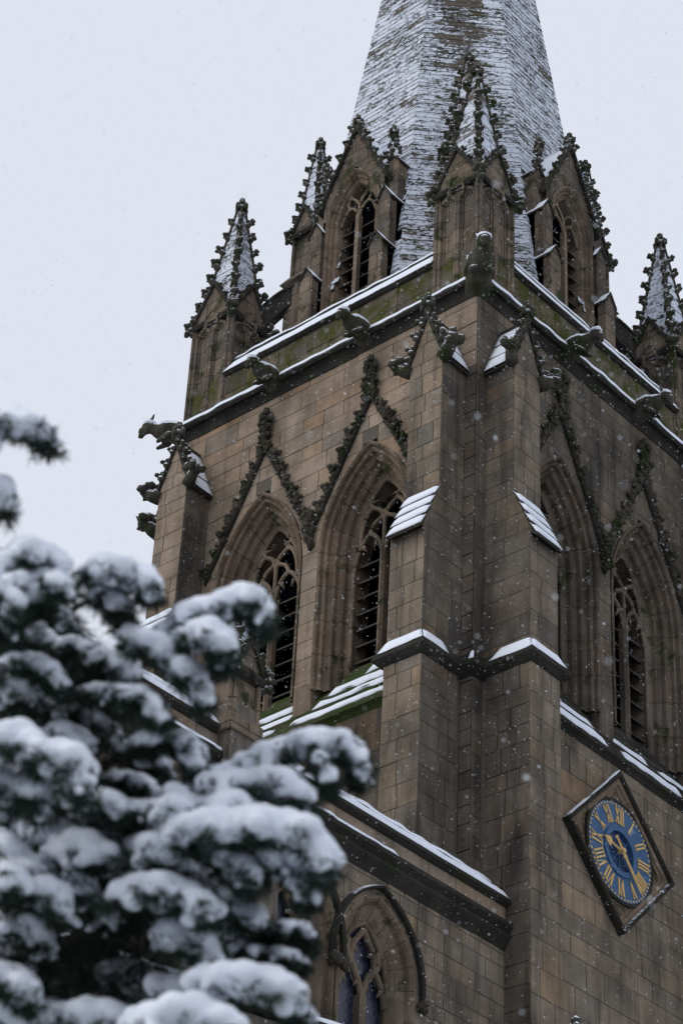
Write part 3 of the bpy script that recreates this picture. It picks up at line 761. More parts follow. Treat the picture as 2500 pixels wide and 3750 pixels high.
# flying buttresses from corner pinnacle to the slim pinnacle
for lab, sx, sy in (('arched flying buttress behind the left corner pinnacle, snow on its back', -1, -1), ('arched flying buttress beside the right corner pinnacle, snow on its back', 1, 1), ('arched flying buttress hidden behind the nearest corner pinnacle', 1, -1)):
    t = thing('flying_buttress', lab, 'flying buttress', (sx*2.8, sy*2.8, 33.5), 0, 'flying buttresses round the spire')
    dv = Vector((sx, sy, 0)).normalized(); sv = Vector((-dv.y, dv.x, 0)); mb = MB(); qs = []
    rings = []
    for i in range(13):
        a = i/12; top = 1.9+1.4*math.sin(a*1.5); bot = top-.42-.5*(1-a)
        c = dv*(.64-1.3*a)
        rings.append([c+sv*s_+Vector((0, 0, z)) for s_, z in ((-.16, bot), (.16, bot), (.16, top-.05), (.2, top-.04), (.2, top+.02), (-.2, top+.02), (-.2, top-.04), (-.16, top-.05))])
    mb.sweep(rings); fo = mb.build('arch', 'dark', t, fix=True)
    for i in range(12): qs.append((rings[i][4], rings[i][5], rings[i+1][5], rings[i+1][4]))
    s_m = MB(); s_m.sweep([[r_[5]+Vector((0, 0, 0)), r_[5]*.8+r_[4]*.2+Vector((0, 0, .04)), r_[5]*.2+r_[4]*.8+Vector((0, 0, .04)), r_[4]] for r_ in rings])
    s_m.build('snow', 'snow', t, smooth=True, fix=True)
    mb = MB(); px_, py_ = (QC-2.8)*sx, (QC-2.8)*sy
    mb.box(px_-.40, px_+.40, py_-.40, py_+.40, -.6, 3.34); mb.hexa([(px_+x*.50, py_+y*.50, 3.34) for x, y in ((-1, -1), (1, -1), (1, 1), (-1, 1))], [(px_+x*.36, py_+y*.36, 3.58) for x, y in ((-1, -1), (1, -1), (1, 1), (-1, 1))])
    mb.build('pier', 'pinn', t, fix=True)

# ================================================================== spire
spire = thing('spire', 'tall tapering stone spire streaked with snow above the tower', 'spire', (0, 0, 33.0))
KO = .40
def spire_ap(z): return 2.80-.131*(z-38.75)
def octo(a): return [(a*KO, -a), (a, -a*KO), (a, a*KO), (a*KO, a), (-a*KO, a), (-a, a*KO), (-a, -a*KO), (-a*KO, -a)]
mb = MB(); ztop = 59.5
mb.hexa([(x, y, 0) for x, y in octo(2.2)], [(x, y, 5.7) for x, y in octo(2.2)]); mb.hexa([(x, y, 5.7) for x, y in octo(spire_ap(38.7)-.05)], [(x, y, ztop-33) for x, y in octo(max(.02, spire_ap(ztop)-.05))]); cone = mb.build('spire_body', 'spire', spire)
z = 33.2; rr = random.Random(77); ci = 0
while z < 58:
    hgt = .165*rr.uniform(.85, 1.15); a0, a1 = spire_ap(z), spire_ap(z+hgt)
    o0, o1 = octo(a0), octo(a1)
    for f in range(8):
        p0, p1 = Vector((*o0[f], z)), Vector((*o0[(f+1) % 8], z)); t0, t1 = Vector((*o1[f], z+hgt)), Vector((*o1[(f+1) % 8], z+hgt))
        nrm = (p1-p0).cross(t0-p0).normalized(); L = (p1-p0).length
        cuts = [0.0]; c = rr.uniform(.3, .9)
        while c < L-.25: cuts.append(c/L); c += rr.uniform(.5, 1.0)
        cuts.append(1.0)
        for i in range(len(cuts)-1):
            a, b = cuts[i], cuts[i+1]
            if f in (7, 1) and z < 38.3 and abs((a+b)/2-.5)*L < .84: continue      # room for the spire windows
            lp = rr.uniform(.004, .018)
            bt = [p0.lerp(p1, a)+nrm*lp, p0.lerp(p1, b)+nrm*lp, t0.lerp(t1, b), t0.lerp(t1, a)]
            ba = [v-nrm*(.05 if j > 1 else .09) for j, v in enumerate(bt)]
            xs = [proj(v) for v in bt]; ar = abs(sum(xs[j][0]*xs[(j+1) % 4][1]-xs[(j+1) % 4][0]*xs[j][1] for j in range(4)))/2
            cen = sum(bt, Vector())/4; cx, cy = proj(cen)
            if nrm.dot(CAM-cen) <= 0: ar = 0
            elif not (0 < cx < 2500 and 0 < cy < 3750): ar = min(ar, .5)
            off = Vector((0, 0, -33))
            STONES.setdefault(spire, []).append((ar, cone, 'spire', [v+off for v in ba], [v+off for v in bt], max(.01, rr.random())))
    z += hgt; ci += 1

# ================================================================== lucarnes (gabled spire windows)
LY = 3.35
def make_lucarne(label, k):
    t = thing('spire_window', label, 'dormer', (0, 0, 33.0), k*math.pi/2, 'gabled windows at the foot of the spire')
    Lc = lambda u, d, z: Vector((u, -(LY+d), z-33.0))
    prof = ((0, .02), (.04, .05), (.08, .0), (.1, -.06), (.15, -.05), (.17, -.12), (.22, -.14), (.25, -.12), (.27, -.2), (.28, -.5))
    wd, zs, rad, zb = .78, 37.0, 1.55, 34.6
    mb = MB()
    # cheeks and gable wall
    hw, ez, az = .86, 37.75, 39.5
    mb.box(-hw, -wd+.02, -1.3, 0, 33.0-.0, 37.2, T=lambda u, d, z: Lc(u, d, z)); mb.box(wd-.02, hw, -1.3, 0, 33.0, 37.2, T=lambda u, d, z: Lc(u, d, z))
    reg = lambda z: ([(-hw*min(1, (az-z)/(az-ez)), -half_width(wd, zs, rad, z)), (half_width(wd, zs, rad, z), hw*min(1, (az-z)/(az-ez)))] if half_width(wd, zs, rad, z) > .02 else [(-hw*min(1, (az-z)/(az-ez)), hw*min(1, (az-z)/(az-ez)))])
    slab_wall(mb, lambda a, z: Lc(a, -.0, z), lambda a, z: Lc(a, -.45, z), reg, 36.6, az-.02, .1)
    mb.sweep([[Lc(u, d, z) for u, z in ((-hw, 33), (hw, 33), (hw, 35.0), (-hw, 35.0))] for d in (-1.2, -.26)])
    wl = mb.build('gable_wall', 'pinn', t, fix=True)
    rf = MB()
    for s_ in (-1, 1): rf.sweep([[Lc(0, d, az+.02), Lc(s_*(hw+.12), d, ez-.28), Lc(s_*(hw+.15), d, ez-.18), Lc(0, d, az+.14)] for d in (-1.6, .08)])
    ro = rf.build('roof', 'dark', t, fix=True)
    qs = [(Lc(s_*(hw+.12), -1.5, ez-.17), Lc(s_*(hw+.12), -.05, ez-.17), Lc(s_*.05, -.05, az+.08), Lc(s_*.05, -1.5, az+.08)) for s_ in (-1, 1)]
    snow(qs, ro, 3+k, .05)
    arch_frame(t, Lc, 0, 0, wd, zs, rad, zb, prof, 'mould', (6, 6), random.Random(k), 'voussoir')
    wi = wd-.28
    dk = MB(); oc = arch(wd, zs, rad, zb, .26, 12); dk.add([Lc(u, -.5, z) for u, z in oc], [tuple(range(len(oc)))]); dk.build('dark_opening', 'void', t)
    tr = MB(); d_ = -.2
    bars(tr, Lc, 0, d_, [[(-wi, 37.0), (-.38, 37.3), (-.25, 37.42), (-.08, 37.28), (0, 37.0)], [(wi, 37.0), (.38, 37.3), (.25, 37.42), (.08, 37.28), (0, 37.0)], [(0, 37), (0, 37.4), (-.12, 37.62), (-.24, 37.75), (-.2, 37.95), (0, 38.2)], [(0, 37), (0, 37.4), (.12, 37.62), (.24, 37.75), (.2, 37.95), (0, 38.2)], [(-.25, 37.42), (-.34, 37.6), (-.24, 37.78)], [(.25, 37.42), (.34, 37.6), (.24, 37.78)]], .035)
    tr.build('tracery', 'mould', t, smooth=True)
    mu = MB(); mu.box(-.05, .05, d_-.06, d_+.06, 34.7, 37.1, T=Lc); mu.build('mullion', 'mould', t)
    for i in range(6):
        z = 34.95+i*.36; lv = MB()
        lv.sweep([[Lc(u, -.24, z), Lc(u, -.24, z+.03), Lc(u, -.46, z+.2), Lc(u, -.46, z+.17)] for u in (-wi-.02, wi+.02)]); lv.build('louvre', 'louvre', t, fix=True)
    sl = MB(); sl.sweep([[Lc(u, -.5, 35.2), Lc(u, .12, 34.5), Lc(u, .12, 34.3), Lc(u, -.5, 34.3)] for u in (-.78, .78)]); sl.build('sill', 'moss', t, fix=True)
    for s_ in (-1, 1):
        u0, u1 = (.80, 1.14) if s_ > 0 else (-1.14, -.80); uc = (u0+u1)/2
        fl = MB()
        for (dd, zz, za) in ((.30, 35.45, 35.72), (.10, 36.85, 37.15), (-.12, 38.05, 38.2)):
            fl.sweep([[Lc(u0, d, 33), Lc(u1, d, 33), Lc(u1, d, zz), Lc(uc, d, za), Lc(u0, d, zz)] for d in (-1.1, dd)])
        fb = fl.build('flanking_buttress', 'pinn', t, fix=True)
        cp = MB(); qs = []
        for (dd, zz, za) in ((.30, 35.45, 35.72), (.10, 36.85, 37.15), (-.12, 38.05, 38.2)):
            for sg in (-1, 1):
                ue = uc+sg*.21
                cp.sweep([[Lc(uc, d, za+.0), Lc(ue, d, zz-.06), Lc(ue, d, zz), Lc(uc, d, za+.07)] for d in (-.7, dd+.04)])
                qs.append((Lc(ue, -.6, zz+.005), Lc(ue, dd+.02, zz+.005), Lc(uc, dd+.02, za+.07), Lc(uc, -.6, za+.07)))
        co = cp.build('buttress_coping', 'dark', fb, fix=True)
        snow(qs, fb, 8+s_+k, .02)
        for j in range(8):
            crocket(ro, Lc(uc+cr_rng.uniform(-.13, .13), -.05-cr_rng.uniform(0, .2), 38.12+.09*j), Vector((cr_rng.uniform(-1, 1), -.8, .2)), .75-.03*j)
        finial(ro, Lc(uc, -.12, 38.75), .9)
        for j in range(6):
            f_ = .06+.17*j
            crocket(ro, Lc(s_*(hw+.12)*f_, .04, az+.1-(az-ez+.3)*f_), Vector((s_, -.25, .5)), .85)
    finial(ro, Lc(0, .0, az+.02), 1.0)
    return t
make_lucarne('tall gabled spire window left of the nearest corner pinnacle', 0)
make_lucarne('tall gabled spire window right of the nearest corner pinnacle', 1)

# ================================================================== gargoyles
def gargoyle_mesh(seed):
    rr = random.Random(seed); mb = MB()
    # crouching winged beast leaning out along +x from z=0
    spine = [(-.35, 0, -.05), (0, 0, -.02), (.28, 0, .02), (.52, 0, .06), (.72, 0, .12)]
    for i in range(13):
        a = i/12*(len(spine)-1); j = min(int(a), len(spine)-2); p = Vector(spine[j]).lerp(Vector(spine[j+1]), a-j)
        mb.blob(p, .25-.10*i/12+.025*math.sin(i*.9), 2, seed+i, .12, (1, .95, .95))
    mb.blob((.86, 0, .13), .15, 2, seed, .1, (1.1, .9, .95)); mb.blob((.97, 0, .02), .115, 2, seed+1, .1, (1.05, .85, .95)); mb.blob((1.0, 0, -.10), .085, 1, seed+2, .1, (1.1, .85, .8))
    for s_ in (-1, 1):
        for j in range(4): mb.blob((.80-.02*j, s_*(.09+.012*j), .25+.05*j), .06-.009*j, 1, seed+j)
        mb.blob((.95, s_*.085, .15), .035, 1, 3)
        for j in range(6): mb.blob((.42-.085*j, s_*(.19+.012*j), .10+.02*j-.02*j*j/4), .10-.006*j, 1, seed+j*2, .3, (1, .5, 1.1))
        for j in range(6): mb.blob((.30+.05*j, s_*(.16-.008*j), -.10-.035*j), .085-.006*j, 1, seed+j*5, .2)
    me = mb.mesh('gargoyle'); me.materials.append(M['crock']); return me
GM = [gargoyle_mesh(4), gargoyle_mesh(11), gargoyle_mesh(17)]
def gargoyle(label, p, ang, sc_=1.0, tilt=0, m=0):
    o = link('gargoyle', GM[m]); o.location = p; o.rotation_euler = (0, -tilt, ang); o.scale = (sc_*.98, sc_*1.18, sc_*1.18)
    tag(o, label, 'gargoyle', 'gargoyles along the tower cornice')
    md = o.modifiers.new('fuse', 'REMESH'); md.mode = 'VOXEL'; md.voxel_size = .032; md.use_smooth_shade = True
    for (x_, z_, r_, sx_) in ((.22, .19, .22, (1.75, 1.02, .52)), (.82, .24, .14, (1.25, .95, .5))):
        mb = MB(); mb.blob((x_, 0, z_), r_, 3, x_*9+m, .3, sx_); mb.build('snow', 'snow', o, smooth=True)
    return o
GZ = 32.42
gargoyle('stubby snow-topped gargoyle on the near corner, pointing at the viewer', (4.12, -4.12, GZ+.02), R(-45), .95, R(8), 0)
gargoyle('long-necked gargoyle jutting into the sky from the left corner of the tower', (-4.0, -4.0, GZ-.02), R(-135), .86, R(2), 1)
gargoyle('snow-capped gargoyle on the left cornice, the one nearer the near corner', (1.22, -4.18, GZ), R(-90), .76, R(2), 1)
gargoyle('snow-capped gargoyle on the left cornice, the one nearer the left corner', (-1.22, -4.18, GZ), R(-90), .76, R(0), 2)
gargoyle('snow-capped gargoyle on the right cornice, nearer the near corner', (4.18, -1.22, GZ), R(0), .76, R(2), 2)
gargoyle('snow-capped gargoyle on the right cornice, nearer the picture edge', (4.18, 1.22, GZ), R(0), .76, R(-2), 0)

# ================================================================== tower clock
CY, CZ = .04, 21.73
clock = thing('tower_clock', 'blue and gold clock with roman numerals in a diamond stone frame', 'clock', (4.1, CY, CZ))
K = lambda a, b, d: Vector((d, a, b))                        # a: along the wall, b: up, d: out of the wall
mb = MB()
RD = 1.62
fprof = ((0, .0), (0, .15), (.04, .18), (.085, .16), (.10, .10), (.17, .12), (.21, .10), (.23, .06), (.30, .05), (.32, .0))
dia = lambda r_: [(0, r_), (r_, 0), (0, -r_), (-r_, 0)]
rings = [[K(*dia(RD-s_*1.2)[i], d) for s_, d in fprof[:5]] for i in range(4)]
mb.sweep(rings, closed_ring=False, closed_path=True); mb.build('frame', 'dark', clock, fix=True)
rings = [[K(*dia(RD-s_*1.2)[i], d) for s_, d in fprof[4:]] for i in range(4)]
mb = MB(); mb.sweep(rings, closed_ring=False, closed_path=True)
pl = [K(*p, .045) for p in dia(RD-.3)]; mb.add(pl, [(0, 1, 2, 3)]); 
for a in range(4):                                           # carved spandrel triangles in the corners
    an = a*math.pi/2; c = Vector((math.sin(an), math.cos(an))); s_ = Vector((c.y, -c.x))
    tri = [c*1.22, c*1.04+s_*.17, c*1.04-s_*.17]; mb.tube([K(p.x, p.y, .055) for p in tri+[tri[0]]], .022, 5)
mb.tone = [.8]*len(mb.f); mb.build('back_panel', 'mould', clock, fix=True)
def disc(r0, r1, d0, d1, n_=64):
    m_ = MB(); rings = []
    for i in range(n_):
        a = 2*math.pi*i/n_; c, s_ = math.sin(a), math.cos(a)
        rings.append([K(c*r0, s_*r0, d0), K(c*r0, s_*r0, d1), K(c*r1, s_*r1, d1), K(c*r1, s_*r1, d0)])
    m_.sweep(rings, closed_path=True); return m_
disc(.955, 1.02, .04, .10).build('dial_rim', 'dark', clock, fix=True)
disc(.49, .955, .05, .09).build('chapter_ring', 'blue', clock, fix=True)
disc(.385, .49, .05, .115).build('inner_ring', 'blue', clock, fix=True)
mb = MB(); mb.add([K(math.sin(i/32*2*math.pi)*.4, math.cos(i/32*2*math.pi)*.4, .049) for i in range(32)], [tuple(range(32))]); mb.build('dial_centre', 'blue2', clock)
mb = MB()
for i in range(8):
    a = i*math.pi/4; mb.tube([K(0, 0, .07), K(math.sin(a)*.4, math.cos(a)*.4, .07)], .012, 5)
for i in range(4):
    a = i*math.pi/2+.4; mb.tube([K(math.sin(a+j*.22)*.26, math.cos(a+j*.22)*.26, .066) for j in range(5)], .014, 5)
mb.build('spokes', 'blue', clock)
for i in range(60):
    a = i*math.pi/30; m_ = MB(); n_ = 8; r_ = .021
    c = (math.sin(a)*.915, math.cos(a)*.915)
    m_.hexa([K(c[0]+math.cos(j*2*math.pi/n_)*r_, c[1]+math.sin(j*2*math.pi/n_)*r_, .088) for j in range(n_)], [K(c[0]+math.cos(j*2*math.pi/n_)*r_, c[1]+math.sin(j*2*math.pi/n_)*r_, .10) for j in range(n_)])
    m_.build('minute_dot', 'gold', clock, fix=True)
NUM = ['XII', 'I', 'II', 'III', 'IIII', 'V', 'VI', 'VII', 'VIII', 'IX', 'X', 'XI']
def numeral(txt, ang):
    m_ = MB(); hgt = .30; y0, y1 = -hgt/2, hgt/2; wt_ = .034
    adv = {'I': .068, 'V': .135, 'X': .14}
    tot = sum(adv[c] for c in txt); x = -tot/2; rc = .705
    ca, sa = math.cos(ang), math.sin(ang)
    def Q(x_, y_, d): yy = rc+y_; return K(x_*ca+yy*sa, -x_*sa+yy*ca, d)
    def bar(xa, xb, ya, yb, ww):
        m_.hexa([Q(xa-ww/2, ya, .088), Q(xa+ww/2, ya, .088), Q(xb+ww/2, yb, .088), Q(xb-ww/2, yb, .088)], [Q(xa-ww/2, ya, .107), Q(xa+ww/2, ya, .107), Q(xb+ww/2, yb, .107), Q(xb-ww/2, yb, .107)])
    def serif(xc, y_, ww): bar(xc, xc, y_-.009, y_+.009, ww)
    for c in txt:
        a = adv[c]; m = x+a/2
        if c == 'I': bar(m, m, y0, y1, wt_); serif(m, y0, .062); serif(m, y1, .062)
        elif c == 'V': bar(m, m-.043, y0, y1, .038); bar(m+.004, m+.045, y0, y1, .017); serif(m-.043, y1, .062); serif(m+.045, y1, .05)
        else: bar(m+.043, m-.043, y0, y1, .038); bar(m-.043, m+.043, y0, y1, .017); serif(m-.043, y1, .06); serif(m+.043, y1, .05); serif(m-.043, y0, .05); serif(m+.043, y0, .06)
        x += a
    m_.build('numeral', 'gold', clock, fix=True)
for i, s_ in enumerate(NUM): numeral(s_, i*math.pi/6)
def hand(name, ang, outline, d):
    m_ = MB(); ca, sa = math.cos(ang), math.sin(ang)
    Q = lambda x_, y_, dd: K(x_*ca+y_*sa, -x_*sa+y_*ca, dd)
    left = [(-x_, y_) for x_, y_ in outline]; right = outline
    for i in range(len(outline)-1):
        (xa, ya), (xb, yb) = outline[i], outline[i+1]
        m_.hexa([Q(-xa, ya, d), Q(xa, ya, d), Q(xb, yb, d), Q(-xb, yb, d)], [Q(-xa*.3, ya, d+.022), Q(xa*.3, ya, d+.022), Q(xb*.3, yb, d+.022), Q(-xb*.3, yb, d+.022)])
    m_.build(name, 'gold', clock, fix=True)
hand('minute_hand', R(139.5), [(.05, -.30), (.028, -.22), (.03, -.08), (.05, -.03), (.05, .03), (.045, .08), (.065, .11), (.036, .15), (.034, .5), (.024, .80), (.004, .88)], .155)
hand('hour_hand', R(281.5), [(.024, -.02), (.028, .05), (.026, .28), (.05, .31), (.10, .33), (.085, .39), (.04, .46), (.006, .54)], .125)
mb = MB(); mb.hexa([K(math.cos(j*.6283)*.05, math.sin(j*.6283)*.05, .05) for j in range(10)], [K(math.cos(j*.6283)*.045, math.sin(j*.6283)*.045, .195) for j in range(10)]); mb.build('hub', 'gold', clock, fix=True)
def edge_q(p, q_, d0=.0, d1=.17):
    a, b = Vector((0, *p)), Vector((0, *q_)); return (a+Vector((d1, 0, 0)), b+Vector((d1, 0, 0)), b+Vector((d0, 0, 0)), a+Vector((d0, 0, 0)))
up = Vector((-1, 1)).normalized()
snow([edge_q((-1.60, .02+.02), (-1.0, .64), .06), edge_q((-.9, .74), (-.03, 1.63), .08)], clock, 5, .022, ragged=1.6)
o45 = [(K(.05, -1.60+.245, .07), K(.62, -.98+.20, .07), K(.66, -.98+.30, .03), K(.05, -1.60+.36, .03))]
snow(o45, clock, 6, .03, ragged=1.0)

# ================================================================== aisle wall beside the tower
XN = 4.55
aisle = thing('aisle', 'church aisle wall with snow-covered parapet and traceried windows, lower left of the tower', 'church building', (4.2, -9.5, 0))
off = Vector((4.2, -9.5, 0)); 
Nw = lambda a, d, z: Vector((XN+d, a, z))-off               # local coords of the aisle
Ng = lambda a, d, z: Vector((XN+d, a, z))
NWIN = (-6.85, -8.68, -12.2); NW, NZS, NR, NZB = .90, 16.70, 1.32, 12.6
def nregion(lo, hi):
    def f_(z):
        hw = half_width(NW, NZS, NR, z) if z > NZB else 0
        if hw <= .02: return [(lo, hi)]
        r_ = []; a = lo
        for c in sorted(NWIN):
            if lo < c < hi: r_.append((a, c-hw)); a = c+hw
        r_.append((a, hi)); return r_
    return f_
mb = MB(); slab_wall(mb, lambda a, z: Nw(a, -.002, z), lambda a, z: Nw(a, -.5, z), nregion(-20, -3.76), 11.5, 18.3)
mb.box(-20, -3.76, -.5, -.002, 0, 11.5, T=Nw); mb.box(-20, -3.76, -.45, .02, 18.3, 19.08, T=Nw)
mb.box(-20, -19.5, -9, -.5, 0, 19, T=Nw); mb.box(-20, -4.2, -1.2, -.46, 18.3, 18.8, T=Nw)
aw = mb.build('wall', 'mortar', aisle)
class _L: pass
def lcourses(*a, **k): courses(*a, **k)
# stones are registered in world space, then moved to the aisle's frame
courses(aisle, aw, 'buff', Ng, (1, 0, 0), None, 0, 0, .3, .5, 1) if False else None
courses('aisle_w', aw, 'buff', lambda a, z: Ng(a, 0, z), (1, 0, 0), nregion(-14, -3.77), 12.7, 18.3, .285, .46, 140)
courses('aisle_w', aw, 'tan', lambda a, z: Ng(a, .02, z), (1, 0, 0), lambda z: [(-14, -3.77)], 18.68, 19.05, .37, 1.15, 141)
STONES[aisle] = [(ar, pa, m_, [p-off for p in b_], [p-off for p in t_], tn) for ar, pa, m_, b_, t_, tn in STONES.pop('aisle_w')]
mb = MB(); pr = [(.0, 18.72), (.17, 18.66), (.18, 18.58), (.10, 18.50), (.13, 18.42), (.05, 18.30), (.0, 18.2), (-.05, 18.2), (-.05, 18.72)]
mb.sweep([[Nw(y, d, z) for d, z in pr] for y in (-20, -3.77)]); co = mb.build('cornice', 'dark', aisle, fix=True)
snow([(Nw(-9.7, .165, 18.675), Nw(-6.6, .165, 18.675), Nw(-6.6, .03, 18.72), Nw(-9.7, .03, 18.72)), (Nw(-12.7, .165, 18.675), Nw(-10.3, .165, 18.675), Nw(-10.3, .03, 18.72), Nw(-12.7, .03, 18.72))], co, 3, .05, ragged=1.0)
mb = MB(); pr = [(.13, 19.10), (.14, 19.03), (.06, 18.98), (-.5, 18.98), (-.5, 19.42), (-.28, 19.46), (-.15, 19.42), (-.15, 19.36)]
for y0, y1 in ((-9.95, -3.77), (-20, -10.6)):
    mb.sweep([[Nw(y, d, z) for d, z in pr] for y in (y0, y1)])
ac = mb.build('coping', 'dark', aisle, fix=True)
qs = []
for y0, y1 in ((-9.95, -3.8), (-20, -10.6)):
    qs += [(Nw(y0, .12, 19.11), Nw(y1, .12, 19.11), Nw(y1, -.15, 19.34), Nw(y0, -.15, 19.34)), (Nw(y0, -.16, 19.425), Nw(y1, -.16, 19.425), Nw(y1, -.4, 19.44), Nw(y0, -.4, 19.44))]
snow(qs, ac, 6, .075, ragged=.35)
NPROF = ((0, .02), (.05, .02), (.09, -.02), (.12, -.10), (.2, -.12), (.26, -.16), (.33, -.22), (.36, -.27), (.37, -.5))
for wi_, yc in enumerate(NWIN):
    win = part('aisle_window', aisle); rr = random.Random(wi_)
    Tn = lambda u, d, z: Nw(yc+u, d, z)
    arch_frame(win, Tn, 0, 0, NW, NZS, NR, NZB, NPROF, 'mould', (5, 5), rr)
    gm = MB(); oc = arch(NW, NZS, NR, NZB, .35, 12); gm.add([Tn(u, -.36, z) for u, z in oc], [tuple(range(len(oc)))]); gm.build('glass', 'glass', win)
    hm = MB(); pts = arch(NW+.09, NZS, NR+.09, NZS-.15, 0, 14)
    hm.sweep([[Tn(u, .0, z), Tn(u*1.0, .09, z), Tn(u*1.05, .11, z+.035), Tn(u*1.075, .04, z+.065), Tn(u*1.075, 0, z+.065)] for u, z in pts]); hm.build('hood_mould', 'dark', win, fix=True)
    for s_ in (-1, 1):
        st = MB()
        for j in range(7): st.blob(Tn(s_*(NW+.13)+rr.uniform(-.05, .05), .07+rr.uniform(-.03, .06), NZS-.22+rr.uniform(-.09, .09)), rr.uniform(.05, .09), 1, j, .3)
        st.build('label_stop', 'crockdry', win, smooth=True)
    tr = MB(); a = .53; d_ = -.28
    bars(tr, Tn, 0, d_, [[(-a, 16.35), (-.46, 16.62), (-.26, 16.86), (-.08, 16.6), (0, 16.3)], [(a, 16.35), (.46, 16.62), (.26, 16.86), (.08, 16.6), (0, 16.3)], [(0, 16.3), (-.05, 16.55), (-.24, 16.85), (-.24, 17.12), (0, 17.45)], [(0, 16.3), (.05, 16.55), (.24, 16.85), (.24, 17.12), (0, 17.45)], [(-.26, 16.86), (-.36, 17.0), (-.33, 17.2)], [(.26, 16.86), (.36, 17.0), (.33, 17.2)], [(u, z) for u, z in arch(NW, NZS, NR, 12.7, .345, 10)]], .055)
    cusps(tr, Tn, 0, d_, [(c[0], c[1]) for c in [[(-.44, 16.6), (-.36, 16.5), (-.4, 16.38)], [(-.1, 16.6), (-.17, 16.5), (-.13, 16.38)], [(.44, 16.6), (.36, 16.5), (.4, 16.38)], [(.1, 16.6), (.17, 16.5), (.13, 16.38)], [(-.2, 17.1), (-.1, 17.06), (-.1, 16.95)], [(.2, 17.1), (.1, 17.06), (.1, 16.95)]]])
    tr.build('tracery', 'mould', win, smooth=True)
    mu = MB(); mu.box(-.07, .07, d_-.08, d_+.05, 12.7, 16.4, T=Tn); mu.build('mullion', 'mould', win)
# buttress of the aisle with its gablet and pinnacle
mb = MB(); mb.box(-10.62, -9.93, 0, .85, 0, 16.9, T=Nw); mb.box(-10.55, -10.0, -.3, .30, 16.5, 19.5, T=Nw)
ab = mb.build('buttress', 'buff', aisle)
mb = MB(); mb.sweep([[Nw(-10.28+u, d, z) for u, z in arch(.42, 16.95, .5, 16.8, 0, 8)] for d in (0, .92)]); gbl = mb.build('buttress_cap', 'dark', aisle, fix=True)
mb = MB(); pts = arch(.44, 16.97, .52, 16.82, 0, 10)
mb.sweep([[Nw(-10.28+u, .93, z), Nw(-10.28+u*1.06, .95, z+.05), Nw(-10.28+u*1.06, .3, z+.06), Nw(-10.28+u, .3, z)] for u, z in pts]); mb.build('snow', 'snow', gbl, smooth=True, fix=True)
for j in range(9):
    u, z = pts[3+j*2] if 3+j*2 < len(pts) else pts[-1]; crocket(gbl, Nw(-10.28+u, .9, z), Vector((.4, u, .6)), .9)
pn = make_pinnacle('aisle_pinnacle', 'small snow-dusted pinnacle on the aisle parapet, half hidden by the tree', None, (XN, -10.28), .29, 19.1, 20.05, 20.6, 21.75, .85, 5, False)
pn['category'] = 'pinnacle'

# foot stage of the clock-side buttress: its gablet finial just shows at the bottom of the picture
mb = MB(); mb.box(5.06, 5.62, -3.78, -2.84, 0, 15.3); mb.sweep([[(x, -3.78, 15.3), (x, -2.84, 15.3), (x, -3.31, 16.4)] for x in (5.06, 5.62)]); mb.build('buttress', 'buff', tower, fix=True)
mb = MB()
for s_ in (-1, 1): mb.sweep([[(x, -3.31, 16.38), (x, -3.31+s_*.55, 15.2), (x, -3.31+s_*.6, 15.3), (x, -3.31, 16.55)] for x in (5.0, 5.68)])
fg = mb.build('buttress_gablet', 'dark', tower, fix=True); finial(fg, (5.6, -3.31, 16.42), 1.25)
# raking coping of the lean-to below the aisle windows
P0 = CAM+ray(960, 3678)*((6.4-CAM.x)/ray(960, 3678).x); P1 = CAM+ray(1330, 3800)*((6.4-CAM.x)/ray(1330, 3800).x)
lt = thing('lean_to', 'lean-to wall below the aisle windows, its snowy coping at the bottom edge', 'building', (6.4, P0.y, 0))
lo_ = Vector((6.4, P0.y, 0)); dirv = (P1-P0).normalized(); E0 = P0-dirv*4; E1 = P1+dirv*1.2
mb = MB(); mb.hexa([Vector((6.38, E0.y, 0))-lo_, Vector((6.38, E1.y, 0))-lo_, Vector((4.7, E1.y, 0))-lo_, Vector((4.7, E0.y, 0))-lo_], [Vector((6.38, E0.y, E0.z-.16))-lo_, Vector((6.38, E1.y, E1.z-.16))-lo_, Vector((4.7, E1.y, E1.z-.16))-lo_, Vector((4.7, E0.y, E0.z-.16))-lo_])
mb.build('wall', 'buff', lt)
mb = MB(); mb.sweep([[Vector((x, E.y, E.z+z))-lo_ for x, z in ((6.52, -.12), (6.52, -.03), (6.15, .16), (5.9, .16), (5.9, -.12))] for E in (E0, E1)]); lc = mb.build('coping', 'dark', lt, fix=True)
v_ = lambda E, x, z: Vector((x, E.y, E.z+z))-lo_
snow([(v_(E0, 6.5, -.02), v_(E1, 6.5, -.02), v_(E1, 6.15, .17), v_(E0, 6.15, .17)), (v_(E0, 6.12, .18), v_(E1, 6.12, .18), v_(E1, 5.92, .18), v_(E0, 5.92, .18))], lc, 4, .05)

flush_stones(300)

